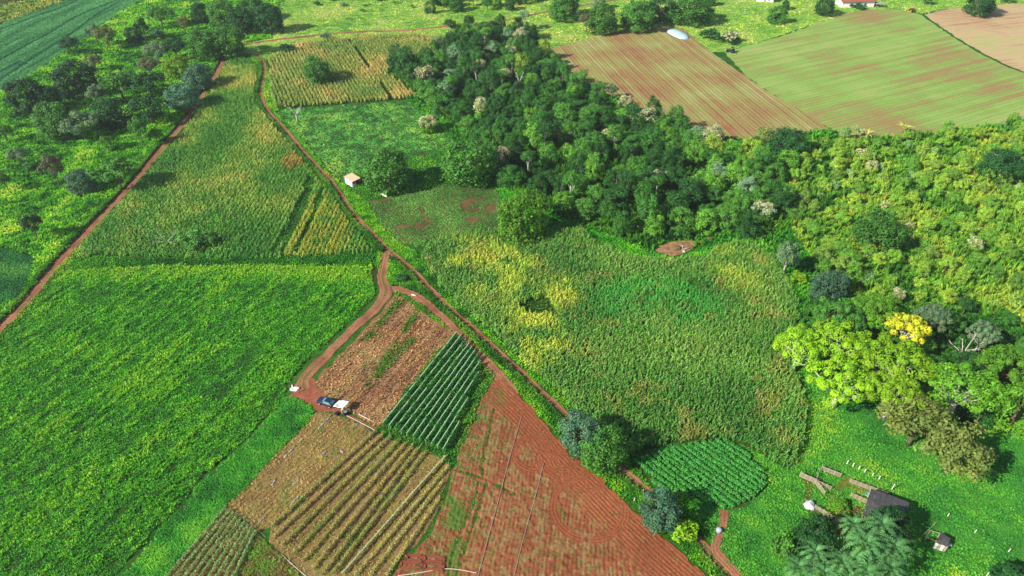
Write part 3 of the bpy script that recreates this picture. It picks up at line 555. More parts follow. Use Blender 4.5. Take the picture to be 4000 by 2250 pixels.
ye = ye*np.where(x > 30, .4, .7); col = col*(1-ye[:, None])+mixc(t3, C(140, 190, 54), C(206, 212, 84))*1.25*ye[:, None]; col = col*(1-gr[:, None]*.8)+C(58, 156, 62)*1.2*gr[:, None]*.8; col = col*(1-tan[:, None])+C(160, 152, 84)*1.2*tan[:, None]
hole = G(2110, 1210); k = np.hypot((x-hole.x)*.8, y-hole.y) > 2.8+2*noise(x, y, 2, 2)
scatter('maize_crop', x[k], y[k], jitc(col[k], .2), RNG.uniform(.95, 1.3, k.sum()), RNG.uniform(.85, 1.2, k.sum())*(1-.35*gr[k]), CORN[:2]+CORNG, 'dense tall maize standing in the middle of the view', 'maize crop', .1)
x, y, v = jgrid(PG['maize'], .8, .3); m = pick(x, y, 'maize'); x, y = x[m], y[m]
scatter('maize_weeds', x, y, jitc(mixc(noise(x, y, 4, 3), C(40, 110, 36), C(76, 150, 46))), .9, .9, TUFT, 'green grass growing under the tall maize', 'grass', .2)
# --- vegetable field, greens, cassava rest
OA = ang((1500, 880), (1900, 770))
x, y, v = jgrid(PG['okra'], .85, OA, 1.0, .2, .14); m = pick(x, y, 'okra'); x, y = x[m], y[m]; t = fbm(x, y, 10, 3); k = fbm(x, y, 7, 6) < .73; x, y, t = x[k], y[k], t[k]
scatter('vegetable_plants', x, y, jitc(mixc((t-.5)*2+.5, C(52, 126, 54), C(74, 156, 66), C(104, 182, 84))), 1.15, .9, BUSHL, 'young vegetable plants dotted in rows at the track bend', 'vegetables', .15)
x, y, v = jgrid(PG['okra'], .9, .2); m = pick(x, y, 'okra'); x, y = x[m], y[m]; t = fbm(x, y, 7, 6); k = (RNG.random(len(x)) < .6) & (t < .62)
scatter('sparse_weeds', x[k], y[k], jitc(mixc(noise(x[k], y[k], 5, 3), C(70, 116, 44), C(130, 140, 66))), .7, .6, SHORT, 'sparse weeds on the red soil of the vegetable field', 'weeds', .2)
VA = ang((1240, 560), (1390, 660))
x, y, v = jgrid(PG['greens'], .75, VA, 1.1, .4, .3); m = pick(x, y, 'greens'); x, y = x[m], y[m]; t = fbm(x, y, 8, 2); t1 = noise(x, y, 2.2, 5)
scatter('green_vegetables', x, y, jitc(mixc((.6*t+.4*t1-.5)*2.2+.5, C(52, 136, 62), C(78, 172, 78), C(110, 196, 86), C(146, 206, 92))), 1.0+.5*t1, .6+.5*t1, BUSHL, 'bright green leafy vegetables left of the forest', 'vegetables', .2)
# --- fallow strip, mulched rows, weeds among stakes
FA = ang((1217, 1443), (1486, 1185))
x, y, v = jgrid(PG['fallow'], .4, FA); m = pick(x, y, 'fallow'); x, y, = x[m], y[m]; c, s = math.cos(FA), math.sin(FA); vv = -x*s+y*c; r = noise(vv, vv*0+3, 1.5, 2); s1 = stretch(x, y, FA, 9, .9, 4)
gband = np.zeros(len(x))
for L in ([(1640, 1200), (1480, 1440)], [(1610, 1330), (1440, 1500)], [(1560, 1180), (1420, 1340)]): d, _ = dist_line(GA(L), x, y); gband = np.maximum(gband, sstep(1.4, .5, d)*sstep(.25, .5, noise(x, y, 3, 4)))
k = (RNG.random(len(x)) < .45+.4*s1) | (gband > .3)
t = (s1-.5)*2.6+.5; col = mixc(t, C(112, 96, 70), C(176, 142, 104), C(206, 178, 134), C(164, 150, 92)); gg = sstep(.62, .72, s1)[:, None]*.5; gg = np.maximum(gg, gband[:, None]); col = col*(1-gg)+C(84, 146, 50)*gg
scatter('dry_stubble', x[k], y[k], jitc(col[k], .2), .75, .6+.5*gband[k], SHORT+TUFT[:1], 'dry stubble and green weeds on the fallow strip', 'stubble', .3)
MA = ang((1010, 2065), (1440, 1690))
x, y, v = jgrid(PG['mulch'], .4, MA, .95, .45, .26); m = pick(x, y, 'mulch'); x, y = x[m], y[m]; t = fbm(x, y, 4, 3); k = RNG.random(len(x)) < .8
scatter('dry_row_plants', x[k], y[k], jitc(mixc((t[k]-.5)*2.2+.5, C(126, 134, 62), C(164, 158, 84), C(190, 172, 108), C(124, 152, 62)), .22), .75, .6, BUSHL[:2]+SHORT[:1], 'withered low plants in rows below the parked car', 'dry crop', .3)
x, y, v = jgrid(PG['dryrows'], .5, MA); m = pick(x, y, 'dryrows'); x, y = x[m], y[m]; t = fbm(x, y, 4, 5); k = (RNG.random(len(x)) < .55) & (t > .36)
gw = np.zeros(len(x))
for L in ([(1650, 1800), (1300, 2200)], [(1420, 1990), (1250, 2210)]): d, _ = dist_line(GA(L), x, y); gw = np.maximum(gw, sstep(1.0, .4, d)*sstep(.4, .6, noise(x, y, 3.5, 2)))
k |= gw > .4; col = mixc((t-.5)*2+.5, C(134, 132, 66), C(164, 162, 84), C(140, 158, 66)); col = col*(1-gw[:, None])+C(60, 142, 52)*gw[:, None]
scatter('row_weeds', x[k], y[k], jitc(col[k], .2), .7, .7, SHORT+BUSHL[:1], 'weeds between the dry staked rows', 'weeds', .3)
x, y, v = jgrid(PG['stakeweeds'], .42, MA); m = pick(x, y, 'stakeweeds'); x, y = x[m], y[m]; t = fbm(x, y, 3, 5)
scatter('plot_weeds', x, y, jitc(mixc((t-.5)*2.4+.5, C(120, 112, 66), C(110, 140, 54), C(96, 170, 50))), .85, .8, BUSHL[:2]+SHORT[:1], 'weeds around loose stakes at the near edge', 'weeds', .3)
x, y, v = jgrid(PG['stakes'], .5, MA); m = pick(x, y, 'stakes') & (RNG.random(len(x)) < .6); x, y = x[m], y[m]
scatter('stake_weeds', x, y, jitc(mixc(noise(x, y, 3, 5), C(96, 110, 50), C(130, 140, 66))), .7, .6, SHORT, 'thin weeds between the silvery staked rows', 'weeds', .3)
# weeds on ploughed soil, along its left border
x, y, v = jgrid(PG['plough'], .4, PA); m = pick(x, y, 'plough'); x, y = x[m], y[m]
d, _ = dist_line(GA([(1900, 1530), (1850, 1640), (1800, 1750), (1780, 1850), (1770, 1950), (1745, 2080)]), x, y); s1 = stretch(x, y, PA, 6, .8, 3)
k = (RNG.random(len(x)) < .85*sstep(6.5, 1.5, d)*sstep(.4, .58, s1)) | (RNG.random(len(x)) < .045)
gpl = G(1630, 2225); k |= (np.hypot((x-gpl.x)*.8, (y-gpl.y)*1.3) < 2.0) & (RNG.random(len(x)) < .8)
scatter('soil_weeds', x[k], y[k], jitc(mixc(noise(x[k], y[k], 2, 3), C(80, 130, 50), C(60, 150, 66), C(150, 150, 76))), .62, .6, SHORT+BUSHL[:1], 'patchy green weeds along the left border of the ploughed soil', 'weeds', .3)
# seedlings on the far drilled fields
for nm, an, c1, c2, sp, dens, lab in (('field_a', A((2620, 130), (3000, 430)), C(150, 180, 80), C(186, 150, 104), 1.3, .5, 'sparse seedlings on the brown field with the blue cover'), ('field_b', A((3100, 330), (3760, 180)), C(140, 190, 78), C(172, 196, 92), 1.35, .6, 'thin green seedlings on the large field below the white house'), ('field_c', A((3700, 120), (4000, 90)), C(190, 168, 110), C(170, 176, 98), 1.6, .5, 'dry stubble on the tan field in the far right corner')):
    x, y, v = jgrid(PG[nm], sp, an, 1.6, .5, .2); m = pick(x, y, nm); x, y = x[m], y[m]; t = stretch(x, y, an, 25, 3, 2); k = RNG.random(len(x)) < dens*(.3+1.4*sstep(.35, .65, t)); x, y, t = x[k], y[k], t[k]
    scatter('seedlings', x, y, jitc(mixc(t, c2, c1), .1)*.75, .8, .3, SHORT, lab, 'seedlings', .3)
# --- grass everywhere else, split by place
FR = GA([(-250, 2330), (4250, 2330), (4350, -40), (-350, -40)])
def meadow(poly, sp, angle, cols, sxy, sz, protos, name, label, ids=('meadow', 'verge'), patch=10, far=150, cat='grass', fine=.25):
    P = GA(poly); x, y, v = jgrid(P, sp, angle); m = pick(x, y, *ids) & inpoly(P, x, y)
    d = np.hypot(x, y); q = np.maximum(1, d/far); m &= RNG.random(len(x)) < 1/q**1.3; x, y, q = x[m], y[m], q[m]
    t = ((.75-fine)*fbm(x, y, patch, 3)+.25*stretch(x, y, angle, 5, 1.2, 5)+fine*noise(x, y, 1.7, 2)-.5)*2.4+.5
    rn = noise(x, y, 2.4, 6); h = sz*(.6+.9*rn); w_ = sxy*q**.55*(.75+.5*rn)
    scatter(name, x, y, jitc(mixc(t, *cols)), w_, h*q**.3, protos, label, cat, .25)
PAST = [C(34, 100, 30), C(66, 150, 34), C(104, 190, 42), C(148, 214, 56), C(186, 222, 84)]
meadow([(-400, 600), (0, 362), (130, 285), (290, 177), (450, 64), (560, -40), (1100, -40), (1060, 150), (905, 178), (893, 200), (766, 404), (621, 590), (487, 753), (311, 936), (171, 1092), (26, 1257), (-260, 1560), (-600, 1300)], .62, .35, PAST, 1.0, 1.0, TUFT+BUSHL[:1], 'pasture_grass', 'lush long grass of the tree-dotted left pasture', far=220)
meadow([(-400, -40), (-400, 230), (0, 97), (269, 0), (330, -40)], .9, .5, [C(96, 130, 56), C(150, 180, 78), C(196, 200, 110)], 1.1, 1.0, TUFT, 'bank_grass', 'pale grass bank between the two far left crops', far=260)
meadow([(905, 178), (1060, 150), (1100, -40), (2700, -40), (2700, 110), (2145, 192), (2090, 130), (1760, 150), (1600, 137), (1170, 172), (1040, 235), (893, 205)], .8, .1, [C(70, 136, 44), C(112, 178, 52), C(158, 208, 72), C(196, 214, 110), C(206, 196, 132)], 1.25, .42, SHORT, 'meadow_grass', 'sunlit pale meadow grass beyond the corn field', far=270, patch=16)
meadow([(2560, -40), (4300, -40), (4300, 12), (3700, 36), (3600, 55), (3480, 33), (3190, 92), (3000, 158), (2830, 205), (2780, 205), (2668, 116), (2600, 100)], .85, .3, [C(86, 150, 48), C(126, 188, 58), C(168, 210, 84), C(204, 210, 120)], 1.25, .4, SHORT, 'hill_grass', 'pale green grass around the far white house', far=270, patch=14)
meadow([(2140, 195), (2250, 300), (2480, 425), (2800, 545), (3240, 505), (3500, 545), (4000, 470), (4300, 540), (4300, 1500), (3900, 1250), (3250, 1180), (3100, 1180), (2900, 960), (2540, 980), (2200, 870), (1960, 740), (1790, 560), (1600, 400), (1500, 280), (1700, 230), (2090, 130)], .8, .2, [C(40, 116, 40), C(70, 156, 46), C(110, 190, 54)], 1.05, 1.3, TALL[:2]+BUSHL[:2], 'thicket_grass', 'rank green growth along the forest margins', far=190)
meadow([(893, 205), (1040, 235), (1085, 425), (1300, 690), (1428, 785), (1560, 950), (1650, 1000), (1690, 1080), (2250, 1600), (2460, 1790), (2560, 1930), (2680, 1930), (2760, 2080), (2820, 2330), (2780, 2270), (2560, 2070), (2230, 1770), (2000, 1510), (1900, 1425), (1780, 1310), (1545, 1150), (1470, 1045), (1470, 990), (1235, 690), (990, 380), (905, 228)], .42, -.6, [C(46, 122, 34), C(84, 172, 38), C(124, 200, 44), C(168, 206, 60)], .72, .8, TUFT, 'verge_grass', 'bright grass verges along the winding track', far=190)
meadow([(-300, 1600), (30, 1262), (175, 1098), (315, 940), (490, 757), (625, 594), (770, 408), (835, 320), (900, 205), (905, 228), (800, 390), (560, 700), (290, 1010), (255, 1062), (110, 1215), (0, 1345), (-250, 1640)], .45, .8, [C(60, 128, 40), C(104, 172, 48), C(158, 196, 70)], .75, .7, TUFT, 'roadside_grass', 'rough grass verge right of the straight dirt road', far=220)
meadow([(255, 1062), (290, 1005), (900, 1012), (1470, 985), (1480, 1050), (900, 1040), (500, 1045)], .5, .05, [C(40, 112, 38), C(64, 146, 42), C(96, 176, 46)], .8, .9, TUFT+BUSHL[:1], 'strip_grass', 'green grass strip dividing the wedge from the weedy field', far=220)
meadow([(1750, 520), (1790, 560), (1960, 740), (1940, 745), (1800, 715), (1428, 785), (1310, 690), (1420, 680), (1560, 620), (1700, 600), (1600, 390), (1660, 400)], .6, .2, [C(44, 122, 44), C(80, 164, 50), C(120, 192, 60)], .8, .6, TUFT+SHORT[:1], 'clearing_grass', 'short grass around the small red-roofed shed', far=220)
meadow([(1920, 740), (2010, 735), (2200, 860), (2320, 900), (2540, 985), (2640, 1010), (2850, 930), (2950, 955), (3060, 1010), (3180, 1130), (3130, 1300), (3050, 1300), (2930, 1000), (2750, 1030), (2500, 1040), (2330, 980), (2250, 920), (1950, 920)], .5, .2, [C(40, 130, 44), C(72, 172, 46), C(120, 206, 50)], .85, 1.0, TUFT+BUSHL[:1], 'margin_grass', 'vivid green grass between the maize and the forest', far=200)
FARM = [C(44, 118, 50), C(62, 146, 56), C(88, 170, 56), C(140, 192, 60)]
meadow([(2460, 1790), (2600, 1740), (2900, 1735), (3085, 1835), (3150, 1700), (3140, 1500), (3050, 1400), (3130, 1300), (3300, 1540), (3650, 1600), (3800, 1700), (3930, 1640), (4000, 1560), (4300, 1700), (4300, 2330), (2820, 2330), (2760, 2080), (2680, 1930)], .42, -.5, FARM, .8, .42, TUFT+SHORT[:2], 'farmyard_grass', 'lush green grass around the cattle yard, near right', far=150, fine=.06, patch=13)
meadow([(1440, 1690), (1470, 1660), (1560, 1530), (1680, 1390), (1780, 1300), (1850, 1330), (1940, 1450), (1915, 1530), (1860, 1640), (1800, 1790), (1765, 1815), (1600, 1750)], .45, FA, [C(50, 120, 44), C(76, 156, 50), C(110, 172, 62)], .8, .8, TUFT+BUSHL[:2], 'row_edge_weeds', 'green weeds fringing the trellised rows', ids=('meadow', 'verge', 'tomato'), cat='weeds')
meadow([(2460, 1780), (2560, 1775), (2700, 1735), (2820, 1715), (2990, 1850), (3000, 1900), (2850, 1990), (2560, 1930)], .55, -.5, FARM[:3], .7, .5, SHORT, 'furrow_grass', 'low grass in the furrows of the dark leafy rows', ids=('cassava',))
# tall verge on the sunny side, raised to throw shade over the dirt roads
for L, hw, side, lab, a, b in ((RD1, 1.45, -1, 'tall grass bank along the sunny side of the straight dirt road', 0, 400), (RD2, 1.05, 1, 'tall grass bank on the sunny side of the winding track', 0, 400)):
    n = 5200; k = RNG.integers(0, len(L)-1, n*2); seg = np.hypot(*(L[1:]-L[:-1]).T); k = RNG.choice(len(seg), n, p=seg/seg.sum()); f = RNG.random(n)[:, None]
    P = L[k]*(1-f)+L[k+1]*f; T = (L[k+1]-L[k])/seg[k][:, None]; N = np.stack([-T[:, 1], T[:, 0]], 1); sgn = np.where(N[:, 0] < 0, 1, -1)[:, None]; off = hw+.15+np.abs(RNG.normal(0, .5, n))
    P = P+N*sgn*off[:, None]; x, y = P.T; m = (cls_at(x, y) != 99) & (cls_at(x, y) != CID['yard']); x, y = x[m], y[m]
    scatter('bank_grass', x, y, jitc(mixc(noise(x, y, 5, 3), C(40, 108, 40), C(76, 150, 50), C(120, 170, 66))), .75, .7+.6*noise(x, y, 6, 4), TALL[:2]+TUFT[:2], lab, 'grass', .25)

for L, dens, lab in ((RD2, 3.0, 'grass tufts growing along the crown of the winding track'), (RD1, .7, 'scattered grass tufts on the crown of the straight dirt road'), (RD4, 1.2, 'grass tufts on the crown of the lane to the car'), (RDT, 3.0, 'grass tufts on the crown of the far cross road')):
    seg = np.hypot(*(L[1:]-L[:-1]).T); n = int(seg.sum()*dens); k = RNG.choice(len(seg), n, p=seg/seg.sum()); f = RNG.random(n)[:, None]; P = L[k]*(1-f)+L[k+1]*f+RNG.normal(0, .16, (n, 2)); x, y = P.T; m = noise(x, y, 9, 4) > .38; x, y = x[m], y[m]
    scatter('track_grass', x, y, jitc(mixc(noise(x, y, 4, 3), C(84, 130, 50), C(126, 160, 64))), .55, .45, SHORT, lab, 'grass', .3, z=.1)
# ------------------------------------------------------------------ trees
def crown_mesh(seed, kind):
    """leaf mesh of a crown (metres, base at the origin) and the clump centres the limbs reach for"""
    g = np.random.default_rng(seed*31+len(kind)); cl = []
    def shell(n, c, R, zmin=-1.0, rmin=.6):
        for _ in range(n):
            d = g.normal(size=3); d /= np.linalg.norm(d)
            while d[2] < zmin: d = g.normal(size=3); d /= np.linalg.norm(d)
            cl.append(np.array(c)+d*np.array(R)*g.uniform(rmin, 1.0))
    zf = .8; leaf = .5
    if kind == 'round':
        shell(60, (0, 0, 4.9), (4.5, 4.5, 4.2), -.75, .7); cr, per = 1.55, 88
        for k in range(14): a = k*.45+g.uniform(-.2, .2); r = g.uniform(2.6, 3.9); cl.append(np.array([r*math.cos(a), r*math.sin(a), g.uniform(1.2, 2.6)]))
    elif kind == 'umbrella':
        for k in range(34):
            r = 6.5*math.sqrt((k+.5)/34); a = k*2.39996+g.uniform(-.3, .3); cl.append(np.array([r*math.cos(a), r*math.sin(a), 9.0-.05*r*r+g.uniform(-.9, .7)]))
        cr, per, zf, leaf = 1.3, 165, .72, .42
    elif kind == 'tall': shell(30, (0, 0, 9.6), (2.6, 2.6, 2.7), -.6, .45); cr, per, leaf = 1.25, 75, .45
    elif kind == 'sparse': shell(32, (g.uniform(-.5, .5), 0, 5.4), (3.7, 3.7, 2.3), -.7, .4); cr, per, leaf = 1.3, 88, .46
    elif kind == 'column':
        for k in range(44):
            z = g.uniform(.8, 9.2); R = 2.7*(1-((z-4.2)/6.2)**2)**.6+.2; a = g.uniform(0, 6.28); r = R*g.uniform(.55, 1); cl.append(np.array([r*math.cos(a), r*math.sin(a), z]))
        cr, per, leaf, zf = 1.2, 72, .46, 1.1
    elif kind == 'shrub': shell(20, (g.uniform(-.3, .3), 0, 1.2), (1.9, 1.7, 1.25), -.4, .25); cr, per, leaf = .75, 56, .36
    cl = np.array(cl); cen = np.array([0, 0, cl[:, 2].mean()*.8]); Vs = []; Fs = []; Ts = []; off = 0
    for c in cl:
        k = int(per*g.uniform(.75, 1.25)); r = cr*g.uniform(.72, 1.3); out = c-cen; out /= np.linalg.norm(out)+1e-6
        d = g.normal(size=(k, 3)); d /= np.linalg.norm(d, axis=1)[:, None]; d += out*.45; d[:, 2] += .18; d /= np.linalg.norm(d, axis=1)[:, None]
        P = c+d*np.array([1, 1, zf])*r*(g.uniform(.45, 1.06, (k, 1)) if kind != 'umbrella' else g.uniform(.8, 1.04, (k, 1))); P[:, 2] = np.maximum(P[:, 2], .12)
        N = d+g.normal(size=(k, 3))*(.42 if kind != 'umbrella' else .28); N[:, 2] += .25
        V, F = leaf_quads(P, N, leaf, g, .66); ct = g.uniform(.84, 1.16); yel = g.uniform(-.1, .1)
        t = ct*g.uniform(.78, 1.22, k); Ts.append(np.stack([t*(1+yel+g.normal(0, .05, k)), t, t*(1-yel)], 1)); Vs.append(V); Fs.append(F+off); off += len(V)
    return np_mesh(kind+'_crown', np.concatenate(Vs), np.concatenate(Fs), [M_CROWN, M_FLOWER], np.concatenate(Ts)), cl
def trunk_mesh(seed, kind, cl, mat):
    g = np.random.default_rng(seed*7+3); b = MB()
    top = {'round': 4.5, 'umbrella': 5.0, 'tall': 9.0, 'sparse': 4.0, 'column': 6.0, 'shrub': .9}[kind]; r0 = {'round': .42, 'umbrella': .5, 'tall': .26, 'sparse': .22, 'column': .22, 'shrub': .09}[kind]
    fx, fy = g.uniform(-.4, .4, 2); pts = [(0, 0, -.15), (fx*.4, fy*.4, top*.35), (fx, fy, top*.7), (fx*.7, fy*.7, top)]
    b.tube(pts, [r0*1.35, r0, r0*.8, r0*.6], 7)
    nl = {'round': 7, 'umbrella': 16, 'tall': 6, 'sparse': 9, 'column': 5, 'shrub': 5}[kind]
    for i in g.choice(len(cl), min(nl, len(cl)), replace=False):
        c = cl[i]; z0 = top*g.uniform(.45, .95); s = np.array([fx*.8, fy*.8, z0]); mid = s*.45+c*.55; mid[2] = s[2]*.55+c[2]*.45+g.uniform(-.3, .3)
        b.tube([s, mid, c*.97+s*.03], [r0*.5, r0*.32, r0*.12], 5)
    return b.mesh(kind+'_trunk', mat, True)
LIB = {}
NV = {'round': 4, 'umbrella': 3, 'tall': 4, 'sparse': 5, 'column': 5, 'shrub': 4}
NOM = {'round': (5.7, 9.9), 'umbrella': (7.9, 10.0), 'tall': (3.7, 13.2), 'sparse': (4.7, 8.3), 'column': (3.7, 10.0), 'shrub': (2.4, 3.1)}
for k, n in NV.items():
    LIB[k] = []
    for i in range(n):
        me, cl = crown_mesh(i+1, k); LIB[k].append((me, trunk_mesh(i+1, k, cl, M_BARK), trunk_mesh(i+1, k, cl, M_PALE)))
# blossom copy: the upper leaves of a crown turned to cream flowers
def blossom(me, frac, seed):
    m2 = me.copy(); r = np.random.default_rng(seed); n = len(m2.polygons); ce = np.zeros(n*3, np.float32); m2.polygons.foreach_get('center', ce); z = ce.reshape(-1, 3)[:, 2]
    p = sstep(np.quantile(z, .35), np.quantile(z, .85), z)*frac; m2.polygons.foreach_set('material_index', (r.random(n) < p).astype(np.int32)); return m2
FLOWERY = {k: [blossom(v[0], .75, 3+i) for i, v in enumerate(LIB[k])] for k in ('round', 'sparse', 'column', 'shrub')}
N_TREE = [0]
def tree(kind, x, y, wid, hgt, col, label, group=None, name='tree', pale=False, flower=False, cat='tree'):
    N_TREE[0] += 1; i = N_TREE[0] % NV[kind]; cm, tb, tp = LIB[kind][i]; R, H = NOM[kind]
    if flower: cm = FLOWERY[kind][i]
    rz = random.uniform(0, 6.28); sx = wid/2/R; sz = hgt/H
    root = empty(name, (x, y, .02), rz); e_ = random.uniform(.9, 1.12); root.scale = (sx*e_, sx/e_, sz)
    c = mesh_obj('crown' if kind != 'shrub' else 'foliage', cm, root); c.color = rgba(np.array(col)*random.uniform(.9, 1.1))
    mesh_obj('trunk' if kind != 'shrub' else 'stem', tp if pale else tb, root)
    return tag(root, label, cat, group)
def tree_at(kind, x0, y0, x1, y1, col, label, tile=None, basef=.12, **kw):
    """crown outline surveyed in the photograph -> base on the ground, real width and height"""
    cx, cy = (x0+x1)/2, (y0+y1)/2; s = ppm(cy)*1.03; wid = (x1-x0)/s*1.22; g0 = G(cx, cy); th = math.atan2(CAM_H, math.hypot(g0.x, g0.y))
    hc = math.sqrt(max(((y1-y0)/s)**2-(wid*math.sin(th))**2, ({'round': .66, 'sparse': .5}.get(kind, .3)*wid)**2))/math.cos(th)      # crown depth from its outline
    kc, kz = {'round': (1.02, .5), 'umbrella': (2.6, .78), 'tall': (1.9, .73), 'sparse': (1.38, .64), 'column': (1.0, .5), 'shrub': (1.0, .45)}[kind]
    hgt = min(hc*kc, {'umbrella': 11, 'sparse': 11, 'shrub': 6}.get(kind, min(14, 1.15*wid))); hgt = max(hgt, {'umbrella': 7.5, 'sparse': 3}.get(kind, 1.2)); b = G(cx, cy, hgt*kz)
    return tree(kind, b.x, b.y, wid, hgt, col, label, **kw)
DK, MD, LG, GY, OL, YG, BR, BL = C(40, 88, 36)*1.5, C(74, 130, 42)*1.55, C(106, 166, 34)*1.3, C(110, 142, 96)*1.4, C(112, 128, 56)*1.4, C(142, 190, 26)*1.4, C(118, 122, 80)*1.3, C(84, 128, 92)*1.4
def T1(a): return [q/1.932 for q in a]
PASTURE = [
 ('sparse', (650, 150, 760, 330), GY, 'grey-green narrow tree at the edge of the blue-green soybeans'),
 ('sparse', (725, 190, 860, 330), OL, 'olive bushy tree touching the grey-green one by the soybeans'),
 ('round', (940, 215, 1060, 300), DK, 'dark low rounded tree, lower left of a pair above the pale grass streak'),
 ('sparse', (1020, 140, 1120, 270), DK, 'dark upright tree, upper right of a pair above the pale grass streak'),
 ('sparse', (440, 265, 585, 380), DK, 'thin-crowned dark tree leaning over the soybean edge'),
 ('round', (1440, 20, 1565, 165), DK, 'dark rounded tree standing alone at the top of the left pasture'),
 ('sparse', (1100, 60, 1290, 140), MD, 'flat mid-green tree near the far soybean corner'),
 ('sparse', (1330, 120, 1425, 205), OL, 'small olive tree left of the dark rounded pasture tree'),
 ('shrub', (1150, 215, 1240, 290), BL, 'small grey-green shrub in the upper left pasture'),
 ('round', (1410, 190, 1620, 470), MD, 'big mid-green tree, left half of the pair at the head of the straight road'),
 ('round', (1580, 195, 1825, 420), MD*.9, 'big dark green tree overhanging the head of the straight road'),
 ('sparse', (1085, 320, 1260, 440), GY, 'pale grey-green spreading tree in the middle of the left pasture'),
 ('sparse', (1230, 285, 1405, 400), DK*1.1, 'dark spreading tree right behind the pale grey-green one'),
 ('round', (1240, 415, 1420, 575), YG*.75, 'yellow-green rounded tree left of the straight road'),
 ('round', (1385, 500, 1590, 650), BL, 'blue-grey rounded tree beside the straight road, upper one'),
 ('round', (1265, 640, 1485, 805), BL*1.05, 'blue-grey rounded tree beside the straight road, lower one'),
 ('sparse', (630, 410, 755, 510), BR, 'brownish thin tree in the upper left pasture'),
 ('round', (410, 480, 700, 700), DK*.9, 'very dark wide tree near the soybean edge'),
 ('round', (70, 580, 320, 870), DK, 'very dark wide tree at the left, nearest to the soybeans'),
 ('round', (240, 640, 440, 850), DK*.85, 'blackish tree joined to the right of the widest dark tree'),
 ('sparse', (755, 470, 1020, 760), MD*.9, 'tall mid-green tree with bare trunk in the middle of the pasture'),
 ('sparse', (1000, 470, 1215, 740), DK*1.15, 'tall dark tree with bare trunk in the middle of the pasture'),
 ('sparse', (650, 630, 790, 760), GY*.85, 'grey small tree between the dark wide trees'),
 ('round', (275, 740, 520, 1060), MD*.85, 'large green tree, left of a pair at the left pasture'),
 ('sparse', (485, 760, 725, 1080), GY, 'large silver-grey tree, right of a pair at the left pasture'),
 ('round', (720, 745, 965, 940), DK, 'dark wide tree right of the silver-grey tree'),
 ('sparse', (985, 750, 1240, 860), DK*1.1, 'flat dark tree beside the straight road'),
 ('sparse', (965, 870, 1100, 1065), MD, 'slender green tree casting shade on the straight road'),
 ('sparse', (740, 1020, 850, 1120), LG*.8, 'small light thin tree below the silver-grey tree'),
 ('sparse', (1110, 960, 1225, 1060), LG*.8, 'small light thin tree close to the straight road'),
 ('sparse', (70, 1100, 200, 1230), GY, 'small grey rounded tree at the left, lower pasture'),
 ('sparse', (-30, 940, 80, 1045), MD*.9, 'green tree cut by the left picture edge, lower pasture'),
 ('shrub', (170, 1200, 285, 1290), MD*.9, 'low green shrub below the small grey tree'),
 ('sparse', (300, 1150, 475, 1360), BR*.9, 'brownish thin tree in the lower pasture'),
 ('round', (510, 1290, 705, 1440), BL*.85, 'grey-green rounded tree in the lower pasture'),
 ('sparse', (720, 1180, 1000, 1400), MD, 'low spreading green tree near the straight road, lower pasture'),
 ('sparse', (-30, 1290, 70, 1410), MD*.8, 'small dark tree at the left picture edge, lowest pasture'),
 ('sparse', (1050, 425, 1190, 540), BR, 'brownish thin tree below the pale grey-green one'),
 ('round', (1580, 10, 1760, 190), MD*.85, 'dark tree in the clump above the road head, left one'),
 ('round', (1720, 60, 1900, 240), DK*1.1, 'dark tree in the clump above the road head, front one'),
 ('round', (1800, -20, 1990, 150), MD*.8, 'dark tree in the clump above the road head, rear one'),
]
for kd, bx, c, lab in PASTURE: tree_at(kd, *T1(bx), c, lab, group='trees dotted over the left pasture', name='pasture_tree' if kd != 'shrub' else 'bush', cat='tree' if kd != 'shrub' else 'bush')
def T2(a, ox=0, oy=0): return [a[0]/1.932+ox, a[1]/1.932+oy, a[2]/1.932+ox, a[3]/1.932+oy]
